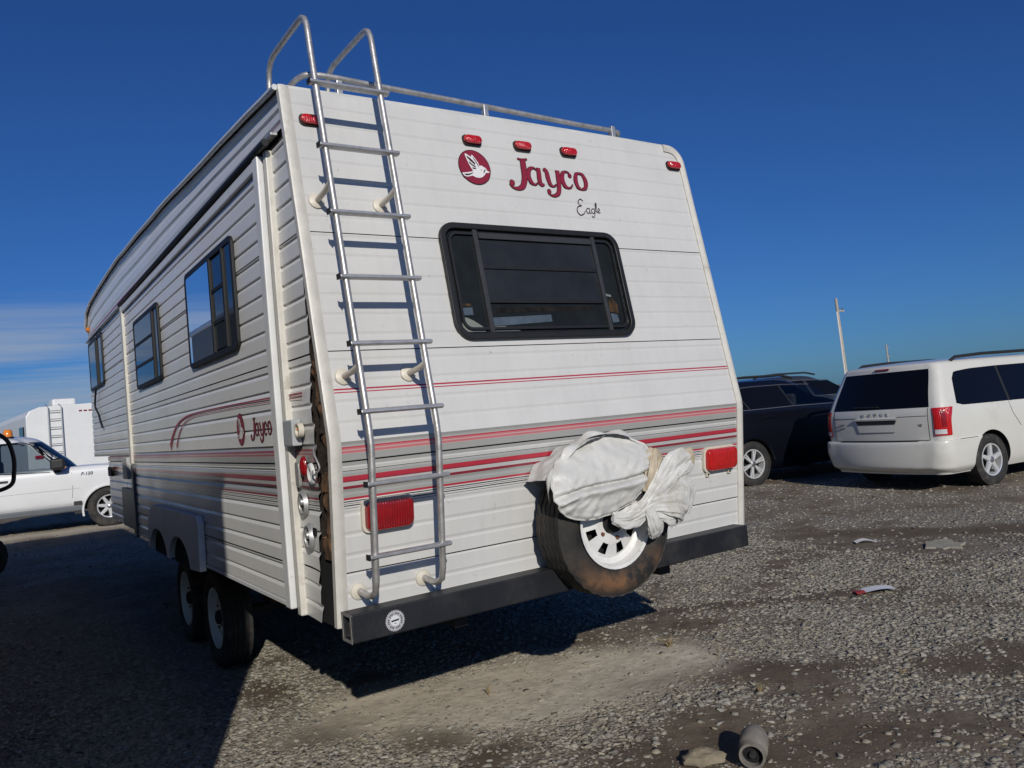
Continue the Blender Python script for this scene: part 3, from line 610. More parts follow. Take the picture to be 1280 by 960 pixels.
def glyphs(grow=0.0):
    g = []; B, X = 2.682, 2.779
    def rb(p, w): g.extend(ribbon(p, [max(.0015, k + grow * 2) for k in w]))
    # J
    rb([(1.207, 2.820), (1.238, 2.817), (1.270, 2.823)], [.006, .008, .006])
    rb([(1.240, 2.818), (1.236, 2.76), (1.229, 2.71), (1.208, 2.667), (1.175, 2.652), (1.145, 2.657), (1.130, 2.676)], [.031, .031, .031, .027, .016, .009, .008]); g.extend(disc(1.146, 2.682, .014 + grow))
    # a
    rb([(1.318, 2.766), (1.298, 2.779), (1.270, 2.764), (1.258, 2.728), (1.270, 2.695), (1.292, 2.684), (1.312, 2.697)], [.005, .007, .020, .024, .019, .007, .004])
    rb([(1.331, 2.781), (1.329, 2.75), (1.325, 2.71), (1.333, 2.687), (1.352, 2.690)], [.022, .024, .024, .018, .005])
    # y
    rb([(1.362, 2.768), (1.373, 2.778), (1.382, 2.762), (1.384, 2.725), (1.392, 2.695), (1.410, 2.684), (1.432, 2.698)], [.004, .012, .022, .024, .018, .007, .004])
    rb([(1.456, 2.779), (1.453, 2.74), (1.447, 2.69), (1.434, 2.650), (1.405, 2.632), (1.380, 2.634), (1.364, 2.648)], [.023, .025, .024, .022, .014, .008, .007]); g.extend(disc(1.374, 2.654, .011 + grow))
    # c
    rb([(1.541, 2.757), (1.528, 2.775), (1.508, 2.778), (1.487, 2.762), (1.478, 2.729), (1.488, 2.697), (1.508, 2.684), (1.530, 2.691), (1.543, 2.708)], [.006, .006, .008, .021, .025, .021, .009, .005, .004]); g.extend(disc(1.535, 2.757, .011 + grow))
    # o
    rb([(1.603, 2.780), (1.581, 2.768), (1.570, 2.731), (1.578, 2.697), (1.600, 2.682)], [.006, .018, .024, .018, .006])
    rb([(1.603, 2.780), (1.627, 2.768), (1.639, 2.731), (1.628, 2.696), (1.600, 2.682)], [.006, .018, .024, .018, .006])
    return g
def brand(fn, nm):
    cx, cz, r = .935, 2.743, .0925
    e = flat(disc(cx, cz, r, 40), fn, 'maroond', 'emblem', None, .0035)
    flat(disc(cx, cz, r - .004, 40), fn, 'maroon', 'emblem_disc', e, .0045)
    flat([BIRD], fn, 'decalw', 'emblem_bird', e, .0058); flat(FEA, fn, 'maroond', 'emblem_feathers', e, .0068)
    t_ = flat(glyphs(.003), fn, 'maroond', 'lettering', None, .0036); flat(glyphs(0), fn, 'maroon', 'lettering_fill', t_, .0050)
brand(rear, 'rear')
def sidefn(u, v, d):                       # the same emblem and name, smaller, on the slide-out
    if u < 1.1: return (-SX - d, 1.20 - (u - .935) * .80, 1.555 + (v - 2.743) * .92)
    return (-SX - d, 1.02 - (u - 1.128) * .68, 1.497 + (v - 2.65) * .62)
brand(sidefn, 'side')
g = []
for P, w in (([(1.590, 2.617), (1.575, 2.627), (1.556, 2.615), (1.560, 2.596), (1.575, 2.590)], .0042), ([(1.575, 2.590), (1.545, 2.580), (1.536, 2.555), (1.553, 2.535), (1.580, 2.545), (1.592, 2.562)], .0045),
             ([(1.622, 2.578), (1.605, 2.574), (1.600, 2.558), (1.610, 2.548), (1.622, 2.560), (1.626, 2.578), (1.622, 2.552), (1.632, 2.549)], .0038),
             ([(1.655, 2.578), (1.640, 2.574), (1.636, 2.559), (1.646, 2.550), (1.657, 2.562), (1.659, 2.578), (1.653, 2.54), (1.640, 2.528), (1.630, 2.536)], .0038),
             ([(1.664, 2.56), (1.676, 2.59), (1.678, 2.612), (1.671, 2.605), (1.668, 2.57), (1.676, 2.555)], .0038), ([(1.682, 2.562), (1.694, 2.572), (1.690, 2.582), (1.682, 2.572), (1.684, 2.556), (1.698, 2.560)], .0036)):
    g += ribbon(P, [w] * len(P), 6)
flat(g, rear, 'maroond', 'lettering')
# red pin lines on the side that turn down into a swoosh
def pl_(P, w0, w1): return ribbon(P, w0 + (w1 - w0) * np.linspace(0, 1, len(P)) ** 4, 8)
flat(pl_([(.61, 1.684), (1.3, 1.690), (2.0, 1.692), (2.45, 1.682), (2.75, 1.645), (2.95, 1.575), (3.08, 1.485)], .007, .060), slide, 'decalred', 'swoosh_decal', None, .006)
flat(pl_([(.61, 1.667), (1.3, 1.673), (2.0, 1.674), (2.38, 1.664), (2.60, 1.63), (2.76, 1.565), (2.86, 1.485)], .004, .032), slide, 'decalred', 'swoosh_decal', None, .006)
flat(pl_([(.27, 1.680), (.36, 1.681), (.46, 1.682)], .009, .009) + pl_([(.27, 1.664), (.36, 1.665), (.46, 1.666)], .005, .005), flare, 'decalred', 'pinstripe', None, .008)

# ---- side windows
def sidewin(fn, y0, y1, z0, z1, d=.020, r=.05):
    return ringparts(fn, y0, y1, z0, z1, r, .035, d)
w1 = sidewin(slide, 1.07, 2.20, 1.965, 2.56)
T(MB().prism(rrect(1.10, 2.17, 1.995, 2.53, .03), slide, .003, .0075), 'backing', 'black', w1)
for ca, cb, ztop in ((1.60, 1.70, 2.40), (1.74, 1.765, 2.46), (1.93, 1.96, 2.44), (2.02, 2.05, 2.3)):
    T(MB().grid(lambda u, v: slide(ca + (cb - ca) * u, 2.0 + (ztop - 2.0) * v, .0095 + .0022 * math.sin(u * (cb - ca) * 160) + .001 * math.sin(v * 9)), 18, 5), 'curtain', 'curtain', w1, smooth=60)
T(MB().prism([(1.79, 2.20), (1.87, 2.20), (1.87, 2.245), (1.79, 2.245)], slide, .0138, .0148), 'paper_tag', mat('tan paper', (.5, .42, .27), .8), w1)
T(MB().prism([(1.57, 1.995), (2.17, 1.995), (2.17, 2.53), (1.57, 2.53)], slide, .0155, .0175), 'pane', 'glass', w1)
for y0, y1, z0, z1 in ((1.28, 1.53, 2.01, 2.15), (1.28, 1.53, 2.17, 2.33), (1.28, 1.53, 2.35, 2.51), (1.11, 1.25, 2.0, 2.53)):
    T(MB().prism([(y0, z0), (y1, z0), (y1, z1), (y0, z1)], slide, .010, .0135), 'pane', 'darkglass', w1)
for y in (1.265, 1.55): T(MB().prism([(y - .014, 2.0), (y + .014, 2.0), (y + .014, 2.53), (y - .014, 2.53)], slide, .008, .024), 'mullion', 'blackplastic', w1)
for z in (2.16, 2.34): T(MB().prism([(1.28, z - .010), (1.535, z - .010), (1.535, z + .010), (1.28, z + .010)], slide, .008, .019), 'muntin', 'blackplastic', w1)
w2 = sidewin(slide, 3.16, 4.26, 1.985, 2.56)
for z0, z1 in ((2.02, 2.16), (2.18, 2.34), (2.36, 2.525)): T(MB().prism([(3.42, z0), (4.22, z0), (4.22, z1), (3.42, z1)], slide, .012, .0165), 'pane', 'darkglass', w2)
T(MB().prism([(3.2, 2.02), (3.38, 2.02), (3.38, 2.525), (3.2, 2.525)], slide, .006, .010), 'pane', 'blackglass', w2)
T(MB().prism([(3.38, 2.02), (3.415, 2.02), (3.415, 2.525), (3.38, 2.525)], slide, .008, .022), 'mullion', 'blackplastic', w2)
for z in (2.17, 2.35): T(MB().prism([(3.42, z - .011), (4.225, z - .011), (4.225, z + .011), (3.42, z + .011)], slide, .008, .021), 'muntin', 'blackplastic', w2)
w3 = sidewin(side, 6.60, 7.84, 2.225, 2.80)
T(MB().prism([(7.12, 2.26), (7.80, 2.26), (7.80, 2.765), (7.12, 2.765)], side, .012, .0165), 'pane', 'darkglass', w3)
T(MB().prism([(6.64, 2.26), (7.05, 2.26), (7.05, 2.765), (6.64, 2.765)], side, .006, .010), 'pane', 'blackglass', w3)
T(MB().prism([(7.05, 2.26), (7.12, 2.26), (7.12, 2.765), (7.05, 2.765)], side, .008, .026), 'mullion', 'blackplastic', w3)
T(MB().tube(catmull([(-.04, 7.10, 2.23), (-.03, 7.35, 2.12), (-.02, 7.50, 2.02), (-.02, 7.25, 1.93), (-.025, 7.10, 1.85), (-.025, 6.92, 1.76)], 6), .011, 6), 'hanging_strap', 'blackplastic', smooth=60)
# ---- hookups by the torn corner
T(MB().box(-.048, -.005, .335, .46, 1.455, 1.57), 'hookup_box', mat('grey hookup box', (.40, .42, .42), .5, var=.15), bevel=.006)
pc = MB().lathe([(0, .0), (.036, 0), (.046, .004), (.046, .03), (.034, .03), (.030, .012), (0, .012)], lambda a, b_, c_: (-.012 - c_ * .9, .298 + a * .68, 1.522 + b_ * .68), 20)
pw = T(pc, 'power_inlet', 'bracket', smooth=40)
for k in range(3): T(MB().tube([(-.025, .298, 1.522), (-.03, .298 + .018 * math.cos(k * 2.1 + .4), 1.522 + .018 * math.sin(k * 2.1 + .4))], .005, 5), 'prong', 'amber', pw)
T(MB().lathe([(0, .022), (.018, .02), (.029, .012), (.033, .0)], lambda a, b_, c_: (-.010 - c_, .315 + a * .8, 1.365 + b_ * 1.4), 18), 'reflector', 'redlensd', smooth=60)
T(MB().prism(rrect(.375, .425, 1.27, 1.385, .02, 4), flare, .004, .02), 'vent_cap', 'chromed', smooth=40, bevel=.004)
for y, z, r_ in ((.365, 1.20, .047), (.315, 1.06, .050)):
    hp = T(MB().lathe([(.70 * r_, .006), (.74 * r_, .016), (.9 * r_, .018), (r_, .008), (r_ * 1.05, 0)], lambda a, b_, c_: flare(y + a, z + b_ * 1.15, c_ + .006), 22), 'water_inlet', 'chromed', smooth=50)
    T(MB().lathe([(0, .002), (.72 * r_, .006)], lambda a, b_, c_: flare(y + a, z + b_ * 1.15, c_ + .006), 18), 'inlet_plug', 'blackplastic', hp)
    T(MB().lathe([(0, .024), (.22 * r_, .02), (.3 * r_, .006)], lambda a, b_, c_: flare(y + a, z + .01 + b_ * 1.15, c_ + .006), 12), 'valve', 'chromed', hp)
T(MB().lathe([(.020, .01), (.026, .016), (.034, .012), (.036, 0)], lambda a, b_, c_: flare(.215 + a, 1.335 + b_ * 1.3, c_ + .008), 16), 'cable_port', 'trimw', smooth=50)
T(MB().prism(rrect(.215, .262, 1.075, 1.105, .004, 2), flare, .008, .012), 'warning_label', 'blackplastic')
# ---- lower front: hatch, boxes
T(MB().prism([(5.02, .745), (5.80, .745), (5.80, 1.12), (5.02, 1.12)], side, .004, .022), 'storage_hatch', 'steelgrey', bevel=.004)
T(MB().box(-.07, -.005, 5.0, 5.28, 1.22, 1.42), 'furnace_vent', mat('light grey plastic', (.42, .42, .41), .5), bevel=.01)
T(MB().box(-.04, -.005, 6.35, 6.6, 1.22, 1.32), 'small_vent', 'chassis', bevel=.008)
# ---- fender skirt over the axles
WY = (2.76, 3.70); AR = .37
P = [(2.22, .70), (2.20, 1.0), (2.25, 1.045), (3.80, 1.045), (4.02, .93), (4.06, .70)]
bot = []
for wy in (3.64, 2.86):
    bot += [(wy + .355 * math.cos(a), .66 + .21 * math.sin(a)) for a in np.linspace(.12, math.pi - .12, 15)]
poly = P + bot
sk = MB(); n = len(poly); sk.add([slide(u, v, .006) for u, v in poly] + [slide(u, v, .045) for u, v in poly], [tuple(range(n)), tuple(range(n, 2 * n))[::-1]] + [(i, (i + 1) % n, n + (i + 1) % n, n + i) for i in range(n)])
for wy in (3.64, 2.86):
    T(MB().prism([(wy + .36 * math.cos(a), .66 + .215 * math.sin(a)) for a in np.linspace(0, math.pi, 17)], slide, .0015, .005), 'wheel_well_shade', 'black')  # flat black plate painted as the shade inside the wheel opening
sko = T(sk, 'fender_skirt', mat('skirt plastic', (.76, .77, .77), .45, var=.1, vscale=5), fix=True)
bm = bmesh.new(); bm.from_mesh(sko.data); bmesh.ops.triangulate(bm, faces=[f for f in bm.faces if len(f.verts) > 4]); bm.to_mesh(sko.data); bm.free()
# ---- chassis and running gear
for x in (.55, 1.82): T(MB().box(x, x + .07, .12, 6.8, .58, .742), 'chassis_rail', 'chassis')
for y in (.5, 1.5, 4.6, 5.6): T(MB().box(.05, TW - .05, y, y + .06, .66, .742), 'cross_member', 'chassis')
for wy in WY:
    T(MB().tube([(.25, wy, .30), (TW - .25, wy, .30)], .032, 10), 'axle', 'chassis', smooth=60)
    for x in (.50, 1.90): T(MB().tube(catmull([(x, wy - .38, .50), (x, wy - .2, .38), (x, wy, .34), (x, wy + .2, .38), (x, wy + .38, .50)], 4), .022, 6), 'leaf_spring', 'rust', smooth=60)
T(MB().box(.50, .58, 2.22, 2.36, .42, .58), 'spring_hanger', 'rust', bevel=.01)
T(MB().tube([(.9, .9, .70), (.9, 1.9, .52), (.9, 2.3, .50)], .05, 10), 'drain_pipe', 'chassis', smooth=60)
def tyre(mb, fn, R, w, rim, n=56, mi=0, lug=True):
    h = w / 2; G = .007
    p_ = [(rim, -h * .75), (rim + .012, -h * .86), (rim + (R - rim) * .45, -h), (R - .030, -h * .93), (R - .008, -h * .80)]
    tread = []
    for a in (-.66, -.30, .04, .36, .70):
        tread += [(R, (a - .13) * h * 1.0), (R, (a + .13) * h), (R - G, (a + .145) * h), (R - G, (a + .185) * h)]
    p_ += tread[:-2] + [(R - .008, h * .80), (R - .030, h * .93), (rim + (R - rim) * .45, h), (rim + .012, h * .86), (rim, h * .75)]
    md = (lambda i, k: -.006 if (k % 2 and 5 <= i < len(p_) - 5) else 0) if lug else None
    mb.lathe(p_, fn, n, mod=md, mi=mi); return mb
def steelrim(parent, fn, r, h, build, mtl='rimw'):
    b_ = build(MB().lathe([(r * 1.03, h * .80), (r * 1.04, h * .88), (r * .97, h * .86), (r * .93, h * .45), (r * .84, h * .35), (r * .82, h * .30)], fn, 40), 'rim', mtl, parent, smooth=40)
    prof = [(r * .82, h * .30), (r * .74, h * .42), (r * .50, h * .55), (r * .46, h * .58), (r * .30, h * .50), (r * .26, h * .52)]
    build(MB().lathe(prof, fn, 40, skip=lambda i, k: i == 1 and k % 5 in (1, 2)), 'wheel_disc', mtl, b_ if False else parent, smooth=40)
    build(MB().lathe([(0, h * .85), (r * .12, h * .85), (r * .22, h * .78), (r * .26, h * .5)], fn, 20), 'hub_cap', 'chassis', parent, smooth=40)
    for k in range(5):
        a = k * 2 * math.pi / 5; cx, cy = r * .38 * math.cos(a), r * .38 * math.sin(a)
        build(MB().lathe([(0, h * .66), (.008, h * .66), (.010, h * .54)], lambda p, q_, c_: fn(cx + p, cy + q_, c_), 6), 'lug_nut', 'rust', parent)
    build(MB().lathe([(0, -h * .1), (r * .92, -h * .1)], fn, 24), 'slot_shade_disc', 'black', parent)  # black disc painted as the shade behind the rim slots
for sx, x0 in ((-1, .20), (1, TW - .20)):
    for wy in WY:
        fn = (lambda wy, x0, sx: (lambda a, b_, c_: (x0 + sx * c_, wy + a, .288 + b_)))(wy, x0, sx)
        wo = T(tyre(MB(), fn, .335, .20, .205, 48), 'wheel', 'rubber', smooth=35, fix=True)
        steelrim(wo, fn, .20, .10, lambda mb, nm, mt, pa, **k: T(mb, nm, mt, pa, **k))
# ---- bumper tube with sticker
bx0, bx1, by0, by1, bz0, bz1 = .0, 2.335, -.055, .045, .668, .782
bo = [(by0, bz0), (by1, bz0), (by1, bz1), (by0, bz1)]; bi = [(by0 + .012, bz0 + .012), (by1 - .012, bz0 + .012), (by1 - .012, bz1 - .012), (by0 + .012, bz1 - .012)]
mbp = MB().ring(bo, bi, lambda u, v, d: (d, u, v), bx0, bx1); bump = T(mbp, 'bumper', 'bumper', fix=True, bevel=.006)
T(MB().ring([(a + (.001 if a < 0 else -.001), b_) for a, b_ in bo], bi, lambda u, v, d: (d, u, v), bx0 - .0022, bx0 - .0002), 'tube_end', 'bumpend', bump, fix=True)
T(MB().box(bx0 + .06, bx0 + .062, by0 + .013, by1 - .013, bz0 + .013, bz1 - .013), 'tube_inside', 'bumpend', bump)
T(MB().box(.5, .62, .045, .4, .64, .74), 'bumper_bracket', 'chassis', bump); T(MB().box(1.82, 1.94, .045, .4, .64, .74), 'bumper_bracket', 'chassis', bump)
def stf(u, v, d): return (.185 + u, by0 - d, .722 + v)
st = flat([[((.044 if k % 2 else .039) * math.cos(2 * math.pi * k / 64), (.044 if k % 2 else .039) * math.sin(2 * math.pi * k / 64)) for k in range(64)]], stf, 'sticker', 'bumper_sticker', bump, .0012)
flat(disc(0, 0, .021, 24), stf, 'stickerl', 'sticker_centre', bump, .0018)
flat([[(-.017, -.004), (.017, -.001), (.017, .006), (-.017, .003)]] + [[(-.006, -.012), (.006, -.012), (.006, -.010), (-.006, -.010)]], stf, 'chassis', 'sticker_print', bump, .0024)
g = []
for k in range(26):
    a = 2 * math.pi * k / 26 + .03
    if k % 4 == 3: continue
    c_, s_ = math.cos(a), math.sin(a); r0, r1 = .0265, .0325; w_ = .0022
    g.append([(r0 * c_ - w_ * s_, r0 * s_ + w_ * c_), (r0 * c_ + w_ * s_, r0 * s_ - w_ * c_), (r1 * c_ + w_ * s_, r1 * s_ - w_ * c_), (r1 * c_ - w_ * s_, r1 * s_ + w_ * c_)])
flat(g, stf, 'chassis', 'sticker_print', bump, .0024)
# ---- ladder
LO = .185; LXA, LXB = .088, .385
lad = None
def railpath(x):
    P = [rear(x, .845, .012), rear(x, .838, .10), rear(x, .842, LO - .05), rear(x, .862, LO - .012), rear(x, .91, LO)]
    P += [rear(x, z, LO) for z in (1.1, 1.3, 1.44, 1.52, 1.7, 2.0, 2.3, 2.6, 2.9, 3.05, 3.16)]
    P += [(x, .128, 3.21), (x, .138, 3.255), (x, .155, 3.285), (x, .185, 3.303), (x, .225, 3.308), (x, .40, 3.31), (x, .58, 3.31), (x, .635, 3.297), (x, .668, 3.262), (x, .678, 3.20), (x, .68, 3.06)]
    return P
lad = T(MB().tube(railpath(LXA), .0135, 12).tube(railpath(LXB), .0135, 12), 'ladder', 'alu', smooth=60)
lad['label'] = 'weathered aluminium ladder on the rear wall'
for z in (1.004, 1.288, 1.570, 1.842, 2.118, 2.395, 2.688, 2.975):
    mb = MB(); xs = (LXA - .030, LXB + .034)
    sec = [(-.012, .010), (.012, .012), (.026, .008), (.027, -.003), (.012, -.009), (-.012, -.008)]
    vs = [rear(x, z + b_, LO + a) for x in xs for a, b_ in sec]; fs = [(i, (i + 1) % 6, 6 + (i + 1) % 6, 6 + i) for i in range(6)] + [tuple(range(6))[::-1], tuple(range(6, 12))]
    ro = T(mb.add(vs, fs), 'rung', 'alud', lad, fix=True, bevel=.002)
    T(MB().prism([(xs[0] - .004, z - .010), (xs[0] - .0003, z - .010), (xs[0] - .0003, z + .013), (xs[0] - .004, z + .013)], rear, LO - .012, LO + .027), 'rung_cap', 'blackplastic', lad)
for x in (LXA, LXB):
    for z in (1.726, 2.498):
        T(MB().tube([rear(x, z, .012), rear(x, z + .012, LO * .6), rear(x, z + .028, LO - .008)], .0125, 10), 'standoff', 'bracket', lad, smooth=60)
    for z in (1.726, 2.498, .843):
        T(MB().lathe([(0, .016), (.018, .015), (.034, .008), (.036, 0)], lambda a, b_, c_: rear(x + a, z + b_, c_ + .001), 16), 'flange', 'bracket', lad, smooth=40)
# ---- luggage rail along the rear of the roof
P = catmull([(.10, .62, 3.06), (.105, .50, 3.10), (.13, .38, 3.125), (.21, .335, 3.13), (.5, .335, 3.125), (1.1, .34, 3.115), (1.7, .34, 3.10), (1.98, .34, 3.095), (2.03, .36, 3.085), (2.035, .42, 3.06)], 5)
rr_ = T(MB().tube(P, .0135, 10), 'luggage_rail', 'alu', smooth=60)
for x in (.30, 1.10, 1.97): T(MB().box(x - .014, x + .014, .325, .36, 3.02, 3.12), 'rail_post', 'alud', rr_, bevel=.003)
# ---- spare wheel on the rear wall
m_, t_, b__ = new_mat('spare tyre rubber with rusty mud'); b__.inputs['Roughness'].default_value = .8; b__.inputs['Specular IOR Level'].default_value = .3
tc_ = N(t_, 'ShaderNodeTexCoord'); sp_ = N(t_, 'ShaderNodeSeparateXYZ'); LK(t_, tc_.outputs['Object'], sp_.inputs[0])
n_ = N(t_, 'ShaderNodeTexNoise', Scale=9.0, Detail=7.0, Roughness=.65); LK(t_, tc_.outputs['Object'], n_.inputs['Vector'])
za = N(t_, 'ShaderNodeMapRange'); za.inputs[1].default_value = .84; za.inputs[2].default_value = .70; LK(t_, sp_.outputs['Z'], za.inputs[0])
zb = N(t_, 'ShaderNodeMapRange'); zb.inputs[1].default_value = .625; zb.inputs[2].default_value = .68; LK(t_, sp_.outputs['Z'], zb.inputs[0])
ya_ = N(t_, 'ShaderNodeMapRange'); ya_.inputs[1].default_value = -3.785; ya_.inputs[2].default_value = -3.802; LK(t_, sp_.outputs['Y'], ya_.inputs[0])
q1 = N(t_, 'ShaderNodeMath', operation='MULTIPLY'); LK(t_, za.outputs[0], q1.inputs[0]); LK(t_, zb.outputs[0], q1.inputs[1])
q2 = N(t_, 'ShaderNodeMath', operation='MULTIPLY'); LK(t_, q1.outputs[0], q2.inputs[0]); LK(t_, ya_.outputs[0], q2.inputs[1])
nn_ = N(t_, 'ShaderNodeMapRange'); nn_.inputs[1].default_value = .40; nn_.inputs[2].default_value = .66; LK(t_, n_.outputs['Fac'], nn_.inputs[0])
q3 = N(t_, 'ShaderNodeMath', operation='MULTIPLY'); LK(t_, q2.outputs[0], q3.inputs[0]); LK(t_, nn_.outputs[0], q3.inputs[1])
rc_ = N(t_, 'ShaderNodeValToRGB'); e = rc_.color_ramp.elements; e[0].position = .3; e[0].color = (.016, .016, .016, 1); e[1].position = .75; e[1].color = (.055, .048, .04, 1); LK(t_, n_.outputs['Fac'], rc_.inputs[0])
mx_ = N(t_, 'ShaderNodeMix', data_type='RGBA'); LK(t_, q3.outputs[0], mx_.inputs[0]); LK(t_, rc_.outputs[0], mx_.inputs[6]); mx_.inputs[7].default_value = (.20, .10, .045, 1); LK(t_, mx_.outputs[2], b__.inputs['Base Color'])
bp_ = N(t_, 'ShaderNodeBump', Strength=.3, Distance=.004); LK(t_, n_.outputs['Fac'], bp_.inputs['Height']); LK(t_, bp_.outputs[0], b__.inputs['Normal']); M['rubber_rust'] = m_
SPC = (1.275, -.105, .962); SA = .02
def spf(a, b_, c_): return (SPC[0] + a, SPC[1] - c_ + SA * 0, SPC[2] + b_)
sw = T(tyre(MB(), spf, .342, .205, .212, 72), 'spare_wheel', 'rubber_rust', smooth=35, fix=True)
steelrim(sw, spf, .205, .1025, lambda mb, nm, mt, pa, **k: T(mb, nm, mt, pa, **k))
T(MB().box(SPC[0] - .05, SPC[0] + .05, -.06, .08, .80, 1.05), 'carrier_bracket', 'chassis', sw)

# ================================================================== TORN COVER DRAPED OVER THE SPARE WHEEL
CV = thing('spare_wheel_cover', 'torn white vinyl cover sagging over the spare wheel', 'wheel cover', (SPC[0], SPC[1], SPC[2]))
cvf = lambda a, b_, c_: (a, -c_, b_)
def wr(a, b_, s, amp): return amp * fbm(a * s, b_ * s, 2.2, 3)
def discf(u, v):
    th = u * 2 * math.pi; r = v; p, q_ = r * math.cos(th), r * math.sin(th)
    a = -.075 + .312 * p + .02 * q_; b_ = .228 + .182 * q_ + .035 * p
    c_ = .172 - .105 * max(0, q_ + .12) ** 1.6 - .030 * max(0, -q_ - .1) ** 2
    f = q_ + .18 + .05 * math.sin(p * 3); c_ -= .030 * math.exp(-(f / .05) ** 2) * (1 if p > -.75 else max(0, (p + 1) * 4)) - .018 * math.exp(-((f + .14) / .10) ** 2)
    c_ += wr(a, b_, 9, .010) - .010 * abs(fbm(a * 7 + b_ * 3, b_ * 9 - a * 2, 4.4, 2)) - .006 * abs(fbm(a * 16 - b_ * 9, b_ * 14, 1.7, 2)) * (.5 + r) - .014 * math.exp(-((r - 1) / .25) ** 2) * abs(math.sin(th * 9 + 3 * fbm(th, 1.0)))
    return cvf(a, b_, c_ - .012 * max(0, r - .93) / .07)
MB().grid(discf, 120, 40, flip=False).build('cover_face', ['cover'], CV, smooth=70)
def band(u, v):
    th = math.radians(40 + 110 * u); R_ = .366 + .010 * math.sin(u * 31) * v + .012 * fbm(u * 9, v * 3)
    if u > .86: R_ += .03 * (u - .86) / .14
    cc = .085 - .19 * v + .02 * math.sin(u * 13)
    return cvf(-.015 + R_ * math.cos(th) * (1 + .03 * v), .045 + R_ * math.sin(th) - .02 * v * math.sin(th), cc)
MB().grid(band, 60, 12).build('cover_side', ['cover'], CV, smooth=70)
def seam(u, v):
    th = math.radians(62 + 104 * u); p, q_ = math.cos(th), math.sin(th)
    x0 = discf((62 + 104 * u) / 360, 1); R_ = .372; x1 = cvf(-.015 + R_ * p, .045 + R_ * q_, .085 + .02 * math.sin(u * 13))
    w = v; bul = .018 * math.sin(w * math.pi) * (1 + .6 * math.sin(u * 23))
    return tuple(x0[i] * (1 - w) + x1[i] * w + (bul * (p, 0, q_)[i]) for i in range(3))
MB().grid(seam, 50, 8).build('cover_edge', ['cover'], CV, smooth=70)
MB().tube([Vector(discf(k / 60, 1.0)) for k in range(60)], .0045, 5, closed=True).build('piping', ['cover'], CV, smooth=80)
def sheet(A, B, C, D, seed, amp, fq, mt, nm='cover_fold', nu=26, nv=22):
    A, B, C, D = [np.array(p, float) for p in (A, B, C, D)]
    def f(u, v):
        P = (A * (1 - u) + B * u) * (1 - v) + (D * (1 - u) + C * u) * v
        w = amp * math.sin(u * fq + 1.6 * fbm(v * 1.5, seed, 0, 2) + v * 1.2) * (.4 + .6 * math.sin(v * 2.2)) + amp * .5 * fbm(u * 3, v * 1.6, seed, 2) + .05 * (.25 - (u - .5) ** 2)
        e = .012 * fbm(u * 4, seed * 2.2) * v
        return cvf(P[0] + e, P[1] + .012 * fbm(u * 3, v * 3, seed + 9, 2) + e, P[2] + w)
    return MB().grid(f, nu, nv).build(nm, [mt], CV, smooth=75)
# bunched, twisted cloth at the lower right
def twist(path, rad, seed, mt, lobes=5, fl=.55, tw=3.0, n=80):
    P = catmull([(*p, r) for p, r in zip(path, rad)], 14); vs = []; fs = []; m = len(P); Q = [np.array(p[:3]) for p in P]
    for i, (a, b_, c_, r) in enumerate(P):
        t_ = Q[min(m - 1, i + 1)] - Q[max(0, i - 1)]; t_ /= np.linalg.norm(t_) + 1e-9; nx = np.cross(t_, [0, 0, 1.0]); nx /= np.linalg.norm(nx) + 1e-9; nz = np.cross(nx, t_)
        for k in range(n):
            th = 2 * math.pi * k / n; s_ = i / (m - 1)
            q_ = .86 + .42 * abs(math.sin(lobes * th / 2 + tw * s_ + seed)) - .22 * abs(fbm(math.cos(th) * 2.2 + seed, math.sin(th) * 2.2, s_ * 2.4, 2)) + .16 * abs(math.sin(lobes * th * 1.5 - 3 * s_ + seed * 2)) + .20 * fbm(math.cos(th) * 1.3 + seed, math.sin(th) * 1.3, s_ * 3, 3)
            w = Q[i] + nx * (r * q_ * math.cos(th)) + nz * (r * q_ * fl * math.sin(th)); vs.append(cvf(*w))
    fs = [(i * n + k, i * n + (k + 1) % n, (i + 1) * n + (k + 1) % n, (i + 1) * n + k) for i in range(m - 1) for k in range(n)]
    fs += [tuple(range(n))[::-1]]
    return MB().add(vs, fs).build('cover_fold', [mt], CV, smooth=42, fix=True)
twist([(.04, .015, .15), (.12, .065, .17), (.22, .15, .19), (.31, .215, .19), (.40, .255, .185)], [.022, .030, .046, .058, .050], 1.0, 'cover', 6, .5, 4)
twist([(.16, .12, .15), (.20, .20, .16), (.235, .27, .14), (.26, .31, .12)], [.03, .045, .045, .03], 4.4, 'coverb', 5, .45, 2)
twist([(.10, .06, .165), (.20, .06, .185), (.29, .04, .185), (.345, .0, .16)], [.03, .055, .075, .055], 2.6, 'cover', 7, .5, 2)
twist([(.12, .06, .19), (.145, .0, .19), (.165, -.05, .175), (.17, -.085, .155)], [.024, .032, .034, .024], 7.0, 'cover', 4, .5, 2)
twist([(-.07, .035, .15), (.0, .02, .155), (.07, .035, .165), (.13, .07, .175)], [.02, .036, .040, .034], 5.2, 'cover', 5, .45, 3)
twist([(.26, .20, .19), (.35, .13, .19), (.37, .06, .175), (.355, .0, .16)], [.03, .050, .050, .034], 8.3, 'cover', 6, .4, 2)
twist([(.36, .24, .19), (.41, .262, .185), (.445, .268, .18)], [.03, .036, .028], 3.1, 'coverb', 5, .5, 1)

